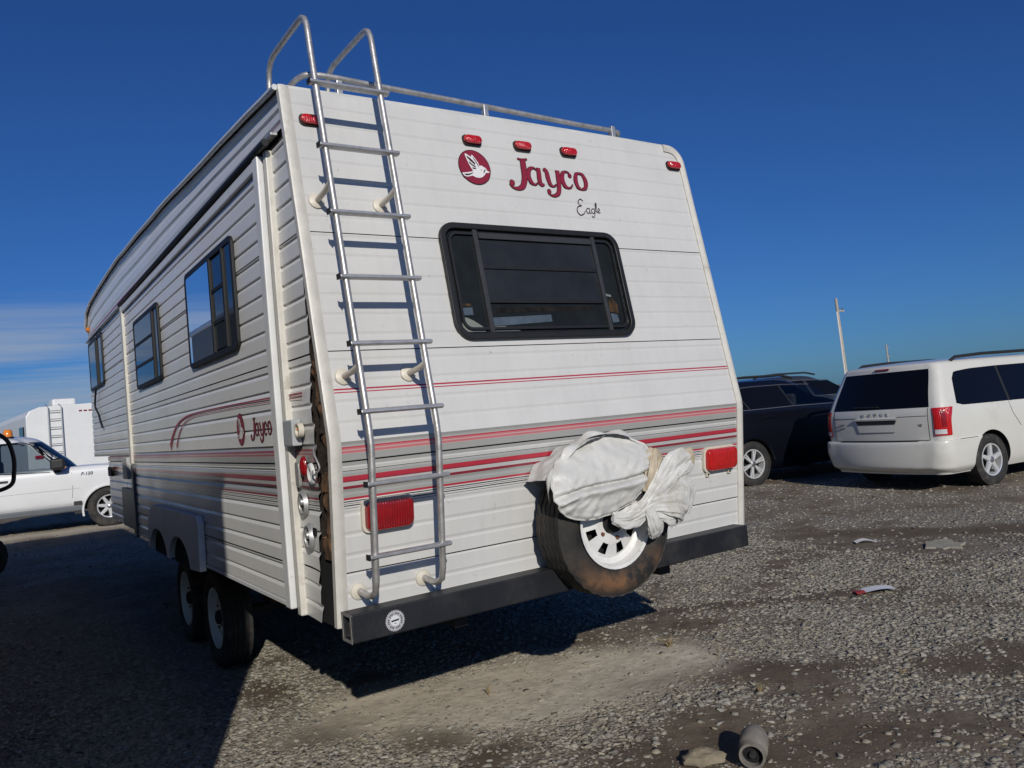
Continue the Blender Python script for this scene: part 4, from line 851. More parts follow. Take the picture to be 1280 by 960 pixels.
# ================================================================== VEHICLES: stacked plan outlines
class Body:
    def __init__(s, keys, bow_r=.06, bow_f=.12, sb=.04):
        s.k = np.array(keys, float); s.br, s.bf, s.sb = bow_r, bow_f, sb       # rows: z, x rear, x front, half width, rear radius, front radius
    def at(s, z): return [float(np.interp(z, s.k[:, 0], s.k[:, i])) for i in range(1, 6)]
    def ys(s, x, z):
        xr_, xf_, hw, a, b_ = s.at(z); return hw - s.sb * ((x - (xr_ + xf_) / 2) / ((xf_ - xr_) / 2)) ** 2
    def half(s, z):
        xr_, xf_, hw, ra, rb = s.at(z); P = []
        ya = s.ys(xr_ + s.br + ra, z); yb = s.ys(xf_ - s.bf - rb, z); ra = min(ra, ya * .9); rb = min(rb, yb * .9)
        for k in range(9): y = (ya - ra) * k / 8; P.append((xr_ + s.br * (k / 8) ** 2, y))
        for k in range(1, 8): t_ = math.pi / 2 * k / 8; P.append((xr_ + s.br + ra - ra * math.cos(t_), ya - ra + ra * math.sin(t_)))
        x0, x1 = xr_ + s.br + ra, xf_ - s.bf - rb
        for k in range(33): x = x0 + (x1 - x0) * k / 32; P.append((x, s.ys(x, z)))
        for k in range(1, 8): t_ = math.pi / 2 * k / 8; P.append((x1 + rb * math.sin(t_), yb - rb + rb * math.cos(t_)))
        for k in range(9): y = (yb - rb) * (1 - k / 8); P.append((xf_ - s.bf * (1 - k / 8) ** 2, y))
        return P
    def xrear(s, y, z):
        xr_, xf_, hw, ra, rb = s.at(z); ya = s.ys(xr_ + s.br + ra, z); y = abs(y)
        if y <= ya - ra: return xr_ + s.br * (y / (ya - ra)) ** 2
        return xr_ + s.br + ra - math.sqrt(max(0, ra * ra - (y - ya + ra) ** 2))
    def mesh(s, zs):
        mb = MB(); vs = []; n = 0
        for z in zs:
            h = s.half(z); ring = h + [(x, -y) for x, y in h[-2:0:-1]]; n = len(ring); vs += [(x, y, z) for x, y in ring]
        fs = [(j * n + i, j * n + (i + 1) % n, (j + 1) * n + (i + 1) % n, (j + 1) * n + i) for j in range(len(zs) - 1) for i in range(n)]
        fs += [tuple(range(n)), tuple(range((len(zs) - 1) * n, len(zs) * n))[::-1]]
        return mb.add(vs, [f[::-1] for f in fs])
def dense(keys, step=.04):
    z = []; k = [r[0] for r in keys]
    for a, b_ in zip(k[:-1], k[1:]):
        n = max(1, int((b_ - a) / step)); z += [a + (b_ - a) * i / n for i in range(n)]
    return z + [k[-1]]
def smoothkeys(keys, n=4):
    """Catmull-Rom through the rows so that body sides curve"""
    return [tuple(p) for p in catmull(keys, n)]
def sidepatch(body, bot, top, off, sgn, nt=8, d=0):
    """panel on a body side between two curves of (x, z)"""
    m = MB(); nb = len(bot); vs = []
    for j in range(nt + 1):
        t_ = j / nt
        for i in range(nb):
            x = bot[i][0] * (1 - t_) + top[i][0] * t_; z = bot[i][1] * (1 - t_) + top[i][1] * t_; vs.append((x, sgn * (body.ys(x, z) + off), z))
    fs = []
    for j in range(nt):
        for i in range(nb - 1): a = j * nb + i; f = (a, a + 1, a + nb + 1, a + nb); fs.append(f if sgn < 0 else f[::-1])
    return m.add(vs, fs)
def rearpatch(body, y0, y1, z0, z1, off, n=16, nt=8, yin=0.0):
    m = MB()
    def f(u, v):
        z = z0 + (z1 - z0) * v; k = 1 - yin * v; y = (y0 + (y1 - y0) * u) * k; return (body.xrear(y, z) - off, y, z)
    return m.grid(f, n, nt, flip=True)
def lerp_curve(P, n=10):
    xs = np.linspace(0, 1, len(P)); t_ = np.linspace(0, 1, n); return [(float(np.interp(a, xs, [p[0] for p in P])), float(np.interp(a, xs, [p[1] for p in P]))) for a in t_]
def boolean_cut(ob, cutters):
    for c_ in cutters:
        md = ob.modifiers.new('cut', 'BOOLEAN'); md.operation = 'DIFFERENCE'; md.solver = 'EXACT'; md.object = c_
        try: md.material_mode = 'TRANSFER'
        except Exception: pass
    dg = bpy.context.evaluated_depsgraph_get(); dg.update(); me2 = bpy.data.meshes.new_from_object(ob.evaluated_get(dg))
    ob.modifiers.clear(); old = ob.data; ob.data = me2; bpy.data.meshes.remove(old)
    me2.polygons.foreach_set('use_smooth', [True] * len(me2.polygons)); me2.set_sharp_from_angle(angle=math.radians(32)); me2.name = ob.name
    for c_ in cutters: d = c_.data; bpy.data.objects.remove(c_); bpy.data.meshes.remove(d)
def carwheel(V, x, y, R, w, rim, spokes, mtl, sgn, hubm='alloyd', twin=False, white=False):
    fn = lambda a, b_, c_: (x + a, y + sgn * c_, R + b_ - .012)
    o = tyre(MB(), fn, R, w, rim, 40, lug=False).build('wheel', ['rubber'], V, smooth=35, fix=True); h = w / 2
    MB().lathe([(rim * 1.02, h * .78), (rim * 1.0, h * .86), (rim * .93, h * .82), (rim * .90, h * .2), (rim * .90, -h * .6)], fn, 40).build('rim', [mtl], o, smooth=40, fix=True)
    MB().lathe([(0, -h * .15), (rim * .9, -h * .15)], fn, 24).build('brake_disc', ['black'], o)
    mb = MB(); 
    for k in range(spokes):
        for q_ in ((-.11, .11) if twin else (0,)):
            a0 = 2 * math.pi * k / spokes + .3; a1 = a0 + q_; w0, w1 = (.030, .026) if twin else (.075, .055)
            ca, sa = math.cos(a1), math.sin(a1); c0, s0 = math.cos(a0 + q_ * .6), math.sin(a0 + q_ * .6)
            def pt(rr, ww, cc, C_, S_): return fn(rr * C_ - ww * S_, rr * S_ + ww * C_, cc)
            s_ = rim / .21
            b4 = [pt(rim * .15, -w0 * .5 * s_, h * .45, c0, s0), pt(rim * .15, w0 * .5 * s_, h * .45, c0, s0), pt(rim * .95, w1 * .5 * s_, h * .55, ca, sa), pt(rim * .95, -w1 * .5 * s_, h * .55, ca, sa)]
            t4 = [pt(rim * .15, -w0 * .4 * s_, h * .80, c0, s0), pt(rim * .15, w0 * .4 * s_, h * .80, c0, s0), pt(rim * .95, w1 * .4 * s_, h * .82, ca, sa), pt(rim * .95, -w1 * .4 * s_, h * .82, ca, sa)]
            mb.hexa(b4, t4)
    mb.build('spokes', [mtl], o, fix=True, bevel=.005)
    MB().lathe([(0, h * .90), (rim * .14, h * .89), (rim * .2, h * .82), (rim * .22, h * .45)], fn, 20).build('hub_cap', [hubm], o, smooth=40)
    return o
M['vanwhite'] = mat('van white paint', (.64, .625, .565), .32, coat=.7, var=.04, vscale=2, dirt=(.45, .41, .33), dscale=2.5, dlo=.6, dhi=.85)
M['truckwhite'] = mat('truck white paint', (.74, .74, .73), .3, coat=.7, var=.04, vscale=2)
M['neighbour'] = mat('darkened trailer body', (.20, .17, .13), .5, var=.1, vscale=2)  # body darkened to cut the light it bounces into the shaded gravel
M['navy'] = mat('dark navy paint', (.003, .0035, .007), .3, coat=.4, var=.2, vscale=2)
M['charcoal'] = mat('dark grey paint', (.03, .032, .036), .3, coat=.7)
M['alloy'] = mat('bright alloy', (.80, .80, .79), .22, .45, var=.1, vscale=14)
M['alloyd'] = mat('grey alloy', (.38, .38, .38), .35, .8)
M['gap'] = mat('panel gap', (.01, .01, .01), .8)
M['rub'] = mat('black rubber trim', (.015, .015, .016), .6)
M['seat'] = mat('dark seat cloth', (.03, .03, .032), .9)
def wheelcut(V, x, y, R, dep, sgn, mtl='black'):
    a, b_ = (y - sgn * dep, y + sgn * .4); lo, hi = min(a, b_), max(a, b_)
    o = MB().lathe([(0, lo), (R, lo), (R, hi), (0, hi)], lambda p, q_, c_: (x + p, c_, q_ + .34), 44).build('cutter', [mtl], None, smooth=None, fix=True)
    o.matrix_world = V.matrix_world; return o
def prismcut(V, poly, mtl='seat', y0=-2, y1=2):
    o = MB().prism(poly, lambda u, v, d: (u, d, v), y0, y1).build('cutter', [mtl], None, fix=True); o.matrix_world = V.matrix_world; return o
def boxcut(V, *b):
    o = MB().box(*b).build('cutter', ['rub'], None); o.matrix_world = V.matrix_world; return o
def heading(h): return math.pi / 2 - math.radians(h)        # car's +x points along the compass heading measured from +Y towards +X

# ------------------------------------------------------------------ white minivan (local +x forward, right side is -y)
hv = 97; a = math.radians(hv); F_ = Vector((math.sin(a), math.cos(a), 0)); Lf = Vector((-F_.y, F_.x, 0))
wpos = Vector((10.03, 2.32, 0)); org = wpos - F_ * 1.10 + Lf * .93
VN = thing('minivan', 'white minivan parked with its tailgate towards the camera', 'minivan', tuple(org), heading(hv)); bpy.context.view_layer.update()
vk = smoothkeys([(.22, .16, 4.95, .90, .14, .3), (.34, .12, 5.08, .955, .16, .35), (.55, .11, 5.12, .985, .16, .38), (.80, .10, 5.10, .992, .15, .38), (1.00, .10, 4.95, .985, .14, .36), (1.10, .115, 4.55, .965, .14, .36), (1.30, .19, 4.15, .905, .13, .34), (1.50, .285, 3.75, .845, .12, .32), (1.62, .33, 3.45, .805, .12, .3), (1.695, .37, 3.2, .755, .14, .3), (1.725, .55, 2.9, .62, .2, .3), (1.74, .80, 2.6, .45, .2, .25)], 4)
VB = Body(vk, .07, .35, .035); body = VB.mesh([r[0] for r in vk]).build('body', ['vanwhite'], VN, smooth=40, fix=True); bpy.context.view_layer.update()
cuts = [wheelcut(VN, x, s_ * .99, .395, .30, s_) for x in (1.10, 4.18) for s_ in (-1, 1)]
boolean_cut(body, cuts)
for x in (1.10, 4.18):
    for s_ in (-1, 1): carwheel(VN, x, s_ * .85, .345, .225, .215, 5, 'alloy' if s_ < 0 else 'alloyd', s_)
bk = smoothkeys([(.245, .12, 1.0, .905, .2, .02), (.30, .035, 1.0, .955, .24, .02), (.36, .01, 1.0, .975, .26, .02), (.50, .0, 1.0, .9935, .22, .02), (.62, .0, 1.0, .9955, .22, .02), (.66, .015, 1.0, .9955, .21, .02), (.672, .05, .99, .985, .19, .02)], 4)
BB = Body(bk, .09, .0, .0); bmp = BB.mesh([r[0] for r in bk]).build('bumper', ['vanwhite'], VN, smooth=40, fix=True); bpy.context.view_layer.update()
boolean_cut(bmp, [wheelcut(VN, 1.10, s_ * .99, .395, .40, s_) for s_ in (-1, 1)])
MB().grid(lambda u, v: (BB.xrear((u - .5) * 1.25, .6) + .02 + .09 * v, (u - .5) * 1.25, .6735), 12, 2).build('bumper_step', ['rub'], VN)
tg = rearpatch(VB, -.765, .765, 1.115, 1.615, .006, 20, 8, .13).build('rear_window', ['blackglass'], VN, smooth=60)
rearpatch(VB, -.745, .745, .675, 1.10, .004, 24, 12).build('tailgate', ['vanwhite'], VN, smooth=60)
def gapline(P, r=.0035, parent=VN): return MB().tube(P, r, 5).build('panel_gap', ['gap'], parent)
gapline([(VB.xrear(y, 1.0) - .005, y, 1.0) for y in np.linspace(-.74, -.32, 8)]); gapline([(VB.xrear(y, 1.0) - .005, y, 1.0) for y in np.linspace(.32, .74, 8)])
gapline([(VB.xrear(y, .68) - .006, y, .68) for y in np.linspace(-.74, .74, 14)])
for s_ in (-1, 1): gapline([(VB.xrear(s_ * .75, z) - .003, s_ * .75, z) for z in np.linspace(.68, 1.10, 8)])
# licence plate recess: a trapezoid tray with a dark hood
m = MB(); zz_ = [(.975, .345, .010), (.955, .335, .016), (.80, .29, .014), (.785, .27, .006)]
for z, hw_, d in zz_: m.v += [(VB.xrear(y, z) - d - .002, y, z) for y in np.linspace(-hw_, hw_, 9)]
m.f = [(j * 9 + i, j * 9 + i + 1, (j + 1) * 9 + i + 1, (j + 1) * 9 + i) for j in range(3) for i in range(8)]; m.m = [0] * len(m.f)
m.build('plate_recess', ['vanwhite'], VN, fix=True)
m = MB().add([(VB.xrear(y, .985) - d, y, z) for z, d in ((.995, .004), (.985, .035), (.962, .030)) for y in np.linspace(-.35, .35, 9)], [(j * 9 + i, j * 9 + i + 1, (j + 1) * 9 + i + 1, (j + 1) * 9 + i) for j in range(2) for i in range(8)])
m.build('plate_hood', ['vanwhite'], VN, smooth=50)
m = MB().add([(VB.xrear(y, .93) - .021, y, z) for z, w_ in ((.958, .33), (.905, .30)) for y in np.linspace(-w_, w_, 9)], [(i, i + 1, i + 10, i + 9) for i in range(8)]); m.build('plate_lamp_strip', ['rub'], VN)
RT = (math.radians(90), 0, math.radians(-90))
textmesh('tailgate_lettering', 'DODGE', .062, 'chrome', VN, (VB.xrear(0, 1.03) - .008, 0, 1.022), RT, .003, 2.6)
for y, z, s_, tx in ((.60, .90, .036, 'GRAND'), (.58, .855, .036, 'CARAVAN'), (-.64, .865, .045, 'SXT')): textmesh('tailgate_badge', tx, s_, 'alloyd', VN, (VB.xrear(y, z) - .007, y, z), RT, .002)
def corner_patch(body, z0, z1, s0, s1, off, sgn, n=14, nt=8, taper=0):
    """lamp wrapped round a rear corner; s counts points of the half outline"""
    m = MB()
    def f(u, v):
        z = z0 + (z1 - z0) * v; h = body.half(z); e = s1 - taper * (1 - v); s_ = s0 + (e - s0) * u; i = int(s_); fr = s_ - i; p, q_ = h[i], h[i + 1]
        x, y = p[0] * (1 - fr) + q_[0] * fr, p[1] * (1 - fr) + q_[1] * fr; tx, ty = q_[0] - p[0], q_[1] - p[1]; l = math.hypot(tx, ty); return (x - ty / l * off, sgn * (y + tx / l * off), z)
    return m.grid(f, n, nt, flip=sgn > 0)
for s_ in (-1, 1):
    tl = corner_patch(VB, .735, 1.10, 8.2, 16.6, .012, s_, taper=1.4).build('tail_lamp', ['redlens'], VN, smooth=50, fix=True)
    corner_patch(VB, .755, .815, 8.6, 13.0, .016, s_).build('reverse_lamp', ['lens'], tl, smooth=50, fix=True)
    corner_patch(VB, .85, 1.07, 11.6, 13.4, .016, s_).build('lamp_divider', ['redlensd'], tl, smooth=50, fix=True)
    win = sidepatch(VB, lerp_curve([(.50, 1.135), (.62, 1.105), (1.0, 1.10), (1.55, 1.095)], 14), lerp_curve([(.60, 1.46), (.68, 1.55), (1.0, 1.575), (1.55, 1.585)], 14), .005, s_).build('side_window', ['blackglass'], VN, smooth=60)
    sidepatch(VB, lerp_curve([(1.60, 1.095), (2.55, 1.08)], 10), lerp_curve([(1.60, 1.585), (2.55, 1.585)], 10), .005, s_).build('side_window', ['blackglass'], VN, smooth=60)
    sidepatch(VB, lerp_curve([(2.62, 1.08), (3.75, 1.06)], 10), lerp_curve([(2.62, 1.585), (3.15, 1.56)], 10), .005, s_).build('side_window', ['blackglass'], VN, smooth=60)
    for xa in (1.535, 2.535): sidepatch(VB, [(xa, 1.095), (xa + .1, 1.09)], [(xa, 1.585), (xa + .1, 1.585)], .003, s_).build('window_pillar', ['rub'], VN, smooth=60)
    gapline([(x, s_ * (VB.ys(x, z) + .001), z) for x, z in ((1.55, 1.08), (1.57, 1.0), (1.60, .92), (1.68, .82), (1.74, .74))])
    gapline([(x, s_ * (VB.ys(x, z) + .001), z) for x, z in ((2.58, 1.07), (2.6, .8), (2.6, .35))])
    gapline([(x, s_ * (BB.ys(x, .665) + .002), .672) for x in (.42, .6, .78)])
    MB().tube([(x, s_ * (VB.ys(x, 1.66) - .03), z) for x, z in ((.75, 1.70), (.85, 1.745), (1.4, 1.765), (2.4, 1.765), (2.9, 1.74))], .022, 8).build('roof_rail', ['rub'], VN, smooth=60)
MB().tube([(VB.xrear(y, 1.655) - .012, y, 1.655) for y in np.linspace(-.11, .11, 6)], .012, 6).build('brake_lamp', ['redlensd'], VN, smooth=60)
MB().tube([(VB.xrear(y, 1.15) - .022, y, 1.145 + .02 * abs(y)) for y in np.linspace(-.05, .38, 8)], .009, 6).build('rear_wiper', ['rub'], VN, smooth=60)
MB().tube([(.2, .5, .26), (.5, .5, .27), (.9, .5, .28)], .03, 10).build('exhaust', ['rust'], VN, smooth=60)
MB().box(.5, 4.7, -.7, .7, .20, .26).build('underbody', ['black'], VN)

# ------------------------------------------------------------------ dark SUVs
def suv(name, label, pos, h, paint, wheelm, detail=True, sc=1.0):
    V = thing(name, label, 'SUV', pos, heading(h)); V.scale = (sc, sc, sc); bpy.context.view_layer.update()
    lk = smoothkeys([(.24, .12, 4.6, .84, .12, .25), (.34, .04, 4.68, .895, .2, .35), (.55, .0, 4.70, .92, .22, .38), (.84, .02, 4.70, .925, .22, .38), (1.06, .07, 4.62, .915, .2, .36), (1.18, .10, 4.35, .90, .2, .34), (1.21, .14, 3.9, .88, .2, .3)], 4)
    LB = Body(lk, .09, .25, .05); b_ = LB.mesh([r[0] for r in lk]).build('body', [paint], V, smooth=40, fix=True)
    gk = smoothkeys([(1.15, .14, 3.62, .895, .18, .3), (1.26, .20, 3.40, .865, .18, .3), (1.40, .30, 3.02, .80, .18, .28), (1.58, .40, 2.68, .735, .18, .25), (1.665, .42, 2.45, .68, .18, .25), (1.70, .55, 2.2, .58, .2, .25), (1.715, .8, 1.95, .42, .2, .25)], 4)
    GB = Body(gk, .08, .30, .03); cab = GB.mesh([r[0] for r in gk]).build('cabin', [paint], V, smooth=40, fix=True); bpy.context.view_layer.update()
    boolean_cut(b_, [wheelcut(V, x, s_ * .92, .41, .30, s_) for x in (.95, 3.81) for s_ in (-1, 1)])
    fw_b, fw_t = [(1.98, 1.235), (3.10, 1.215)], [(1.86, 1.57), (2.52, 1.55)]
    if detail: boolean_cut(cab, [prismcut(V, [fw_b[0], fw_b[1], fw_t[1], fw_t[0]])])
    for x in (.95, 3.81):
        for s_ in (-1, 1): carwheel(V, x, s_ * .80, .365, .23, .235, 6, wheelm, s_, twin=True)
    for s_ in (-1, 1):
        sidepatch(GB, lerp_curve([(.62, 1.30), (.78, 1.24), (.98, 1.235)], 6), lerp_curve([(.56, 1.48), (.58, 1.55), (.80, 1.575)], 6), .005, s_).build('side_window', ['blackglass'], V, smooth=60)
        sidepatch(GB, lerp_curve([(1.02, 1.235), (1.90, 1.235)], 8), lerp_curve([(.84, 1.575), (1.78, 1.58)], 8), .005, s_).build('side_window', ['blackglass'], V, smooth=60)
        sidepatch(GB, lerp_curve([fw_b[0], fw_b[1]], 8), lerp_curve([fw_t[0], fw_t[1]], 8), .003, s_).build('side_window', ['glass' if detail else 'blackglass'], V, smooth=60)
        P = [(.60, 1.30), (.78, 1.225), (1.0, 1.22), (1.95, 1.22), (3.12, 1.20)]; MB().tube([(x, s_ * (GB.ys(x, max(z, 1.16)) + .004), z) for x, z in P], .007, 5).build('chrome_trim', ['alloyd'], V, smooth=60)
        P = [(.58, 1.34), (.54, 1.48), (.60, 1.575), (1.2, 1.598), (1.9, 1.595), (2.52, 1.565)]; MB().tube([(x, s_ * (GB.ys(x, z) + .004), z) for x, z in P], .006, 5).build('chrome_trim', ['alloyd'], V, smooth=60)
        for xa, xb in ((.80, 1.0), (1.80, 1.96)): MB().tube([(xa, s_ * (GB.ys(xa, 1.58) + .003), 1.58), (xb, s_ * (GB.ys(xb, 1.235) + .003), 1.235)], .007, 5).build('pillar_trim', ['rub'], V)
        MB().tube([(.55, s_ * .60, 1.70), (.7, s_ * .60, 1.745), (1.2, s_ * .60, 1.765), (2.0, s_ * .60, 1.755), (2.3, s_ * .58, 1.70)], .02, 8).build('roof_rail', ['rub'], V, smooth=60)
        for x, z in ((1.30, 1.07), (2.25, 1.06)): MB().box(x, x + .18, s_ * .915 - .01, s_ * .915 + .022, z, z + .03).build('door_handle', [paint], V, bevel=.006)
        for x in (1.98,): MB().tube([(x, s_ * (LB.ys(x, z) + .001), z) for z in (1.18, .8, .4)], .003, 4).build('panel_gap', ['gap'], V)
        corner_patch(LB, .72, 1.04, 8.5, 15.5, .012, s_).build('tail_lamp', ['redlens'], V, smooth=50, fix=True)
        mb = MB(); P = [(.95 + .43 * math.cos(t_), s_ * .925, .34 + .43 * math.sin(t_)) for t_ in np.linspace(.1, math.pi - .1, 14)]; mb.tube(P, .022, 6).build('wheel_arch', [paint], V, smooth=60)
    rearpatch(GB, -.62, .62, 1.24, 1.57, .005, 14, 6, .12).build('rear_window', ['blackglass'], V, smooth=60)
    MB().box(2.5, 2.62, -.35, -.05, .9, 1.42).build('front_seat', ['seat'], V, bevel=.05); MB().box(2.5, 2.62, .1, .4, .9, 1.42).build('front_seat', ['seat'], V, bevel=.05)
    if detail:
        def pap(u, v): return (2.55 + .62 * u, .55 + .02 * math.sin(u * 19), 1.40 + .10 * (1 - u) * v + .08 * (1 - u) - .09 * u * u + .012 * math.sin(u * 25))
        MB().grid(pap, 20, 4).build('sun_shade', ['curtain'], V, smooth=60)
    MB().box(.5, 4.3, -.68, .68, .2, .27).build('underbody', ['black'], V)
    return V
hs_ = 97; a = math.radians(hs_); F_ = Vector((math.sin(a), math.cos(a), 0)); Lf = Vector((-F_.y, F_.x, 0))
o_ = Vector((9.16, 5.55, 0)) - F_ * .95 + Lf * .90
suv('suv', 'dark navy SUV with bright six-spoke wheels between the trailer and the minivan', tuple(o_), hs_, 'navy', 'alloy')
suv('suv', 'dark grey SUV with roof rails, its roof showing behind the navy SUV', (13.2, 9.8, 0), 100, 'charcoal', 'alloyd', False, 1.06)

# ------------------------------------------------------------------ white pickup
hp_ = 96; a = math.radians(hp_); F_ = Vector((math.sin(a), math.cos(a), 0)); Lf = Vector((-F_.y, F_.x, 0))
o_ = Vector((.90, 14.75, 0)) - F_ * 4.92 + Lf * .92
PK = thing('pickup_truck', 'white pickup truck with amber roof beacon beyond the trailer nose', 'pickup truck', tuple(o_), heading(hp_)); bpy.context.view_layer.update()
lk = smoothkeys([(.46, .08, 5.74, .90, .08, .25), (.55, .02, 5.82, .955, .1, .3), (.75, .0, 5.86, .985, .1, .32), (1.0, .0, 5.84, .995, .1, .34), (1.13, .0, 5.78, .985, .1, .36), (1.19, .02, 5.62, .955, .1, .38), (1.225, .04, 5.2, .90, .1, .4)], 4)
LB = Body(lk, .02, .22, .02); b_ = LB.mesh([r[0] for r in lk]).build('body', ['truckwhite'], PK, smooth=40, fix=True)
gk = smoothkeys([(1.16, 1.98, 4.42, .965, .1, .25), (1.30, 2.0, 4.32, .925, .1, .25), (1.50, 2.04, 4.10, .86, .1, .25), (1.72, 2.10, 3.86, .795, .1, .25), (1.84, 2.16, 3.70, .745, .12, .22), (1.90, 2.28, 3.5, .66, .15, .2), (1.925, 2.5, 3.3, .5, .15, .2)], 4)
GB = Body(gk, .03, .28, .015); cab = GB.mesh([r[0] for r in gk]).build('cab', ['truckwhite'], PK, smooth=40, fix=True); bpy.context.view_layer.update()
boolean_cut(b_, [wheelcut(PK, x, s_ * .99, .46, .32, s_) for x in (1.22, 4.92) for s_ in (-1, 1)] + [boxcut(PK, .12, 1.9, -.72, .72, .80, 1.6)])

wb, wt = [(2.98, 1.22), (3.02, 1.205), (3.9, 1.17), (4.10, 1.17)], [(3.0, 1.745), (3.04, 1.77), (3.46, 1.765), (3.60, 1.72)]
rb_, rt_ = [(2.12, 1.235), (2.90, 1.22)], [(2.22, 1.74), (2.92, 1.76)]
boolean_cut(cab, [prismcut(PK, wb + wt[::-1]), prismcut(PK, rb_ + rt_[::-1]), prismcut(PK, [(1.5, 1.30), (2.30, 1.30), (2.30, 1.70), (1.5, 1.70)], 'seat', -.62, .62), prismcut(PK, [(3.92, 1.27), (4.8, 1.25), (4.4, 1.77), (3.66, 1.76)], 'seat', -.66, .66)])
for s_ in (-1, 1):
    for x in (1.22, 4.92): carwheel(PK, x, s_ * .83, .395, .265, .225, 7, 'alloy', s_)
    sidepatch(GB, lerp_curve(wb, 10), lerp_curve(wt, 10), .002, s_).build('side_window', ['glass'], PK, smooth=60)
    sidepatch(GB, lerp_curve(rb_, 6), lerp_curve(rt_, 6), .002, s_).build('side_window', ['glass_dark'], PK, smooth=60)
    MB().tube([(x, s_ * (GB.ys(x, z) + .004), z) for x, z in [(2.96, 1.215), (3.9, 1.16), (4.12, 1.16), (3.62, 1.735), (3.46, 1.78), (2.98, 1.775), (2.95, 1.5), (2.96, 1.215)]], .012, 5).build('window_seal', ['rub'], PK, smooth=60)
    for P in ([(2.94, 1.77), (2.94, 1.2), (2.94, .62)], [(4.30, 1.12), (4.30, .80), (4.28, .62)]): MB().tube([(x, s_ * ((GB if z > 1.19 else LB).ys(x, z) + .001), z) for x, z in P], .004, 4).build('panel_gap', ['gap'], PK)
    MB().tube([(x, s_ * (LB.ys(x, .80) + .002), .80) for x in np.linspace(2.0, 4.42, 10)], .003, 4).build('door_crease', ['alloyd'], PK)
    MB().box(2.0, 4.45, s_ * .93 - .05, s_ * .93 + .05, .36, .47).build('running_board', ['steelgrey'], PK, bevel=.02)
    MB().box(3.02, 3.24, s_ * .985 - .012, s_ * .985 + .03, 1.03, 1.08).build('door_handle', ['rub'], PK, bevel=.008)
    mr = MB().box(3.95, 4.20, min(s_ * 1.0, s_ * 1.24), max(s_ * 1.0, s_ * 1.24), 1.20, 1.42).build('door_mirror', ['rub'], PK, bevel=.05, bseg=3)
    MB().box(4.0, 4.12, min(s_ * .95, s_ * 1.04), max(s_ * .95, s_ * 1.04), 1.14, 1.24).build('mirror_arm', ['rub'], mr, bevel=.02); MB().box(4.08, 4.202, min(s_ * 1.08, s_ * 1.2), max(s_ * 1.08, s_ * 1.2), 1.215, 1.25).build('mirror_signal', ['amber'], mr)
    P = [(4.92 + .47 * math.cos(t_), s_ * .99, .34 + .47 * math.sin(t_)) for t_ in np.linspace(-.2, math.pi + .2, 18)]; MB().tube(P, .025, 6).build('wheel_arch', ['truckwhite'], PK, smooth=60)
    MB().box(4.30, 4.44, s_ * .90 - .06, s_ * .90 + .06, .30, .55).build('mud_flap', ['rub'], PK, bevel=.01)
    textmesh('fender_badge', 'F-150', .09, 'steelgrey', PK, (4.55, s_ * 1.0, 1.045), (math.radians(90), 0, 0 if s_ < 0 else math.pi), .004, 1.0, .3)
MB().add([(GB.at(z)[1] - .28 * (abs(y) / GB.at(z)[2]) ** 2 + .006, y, z) for z in (1.22, 1.35, 1.5, 1.65, 1.78) for y in np.linspace(-.68, .68, 9)], [(j * 9 + i, j * 9 + i + 1, (j + 1) * 9 + i + 1, (j + 1) * 9 + i) for j in range(4) for i in range(8)]).build('windscreen', ['glass_dark'], PK, smooth=60)
for y in (-.42, .42): MB().box(2.9, 3.05, y - .22, y + .22, .95, 1.45).build('seat', ['seat'], PK, bevel=.06); MB().box(2.88, 2.98, y - .12, y + .12, 1.47, 1.66).build('headrest', ['seat'], PK, bevel=.04)
MB().lathe([(.0, .15), (.05, .148), (.075, .12), (.085, .03), (.085, 0)], lambda p, q_, c_: (3.24 + p, -.42 + q_, c_ + 1.915), 20).build('roof_beacon', ['amber'], PK, smooth=50)
MB().lathe([(.0, .02), (.1, .02), (.1, 0)], lambda p, q_, c_: (3.24 + p, -.42 + q_, c_ + 1.90), 20).build('beacon_base', ['rub'], PK)
MB().box(.6, 5.4, -.7, .7, .36, .47).build('underbody', ['black'], PK)
MB().box(5.72, 5.92, -.9, .9, .48, .70).build('front_bumper', ['chrome'], PK, bevel=.04)

# ------------------------------------------------------------------ white fifth-wheel trailer far behind the pickup (its rear towards us)
RV = thing('fifth_wheel_trailer', 'plain white trailer with a rear ladder behind the white pickup', 'travel trailer', (2.72, 28.2, 0), math.radians(4.5))
def rvb(mb, nm, mt, pa=None, **k): return mb.build(nm, [mt], pa or RV, **k)
pr = [(-2.62, .55), (0, .55), (0, 3.05), (-.08, 3.14), (-.5, 3.17), (-2.2, 3.12), (-2.50, 3.0), (-2.62, 2.8)]
rvb(MB().prism(pr, lambda u, v, d: (u, d, v), 0, 9.0), 'body', 'bg_rv', fix=True, bevel=.02)
rvb(MB().box(-2.64, .02, -.012, 9.01, .50, .60), 'skirt_trim', 'trimw')
rvb(MB().box(-1.7, -.95, .8, 1.6, 3.14, 3.42), 'air_conditioner', 'trimw', bevel=.08)
ld = rvb(MB().tube([(-1.98, -.12, .9), (-1.98, -.12, 3.1), (-1.98, .3, 3.2)], .018, 8).tube([(-1.58, -.12, .9), (-1.58, -.12, 3.1), (-1.58, .3, 3.2)], .018, 8), 'ladder', 'alud', smooth=60)
for k in range(8): rvb(MB().tube([(-1.98, -.12, 1.0 + k * .28), (-1.58, -.12, 1.0 + k * .28)], .014, 6), 'rung', 'alud', ld)
for x in (-.98, -.83, -.68): rvb(MB().box(x - .05, x + .05, -.03, 0, 2.90, 2.945), 'clearance_light', 'redlensd', bevel=.01)
for x in (-.22, -2.30): rvb(MB().box(x - .12, x + .12, -.05, 0, 1.38, 1.50), 'tail_lamp', 'redlens', bevel=.02)
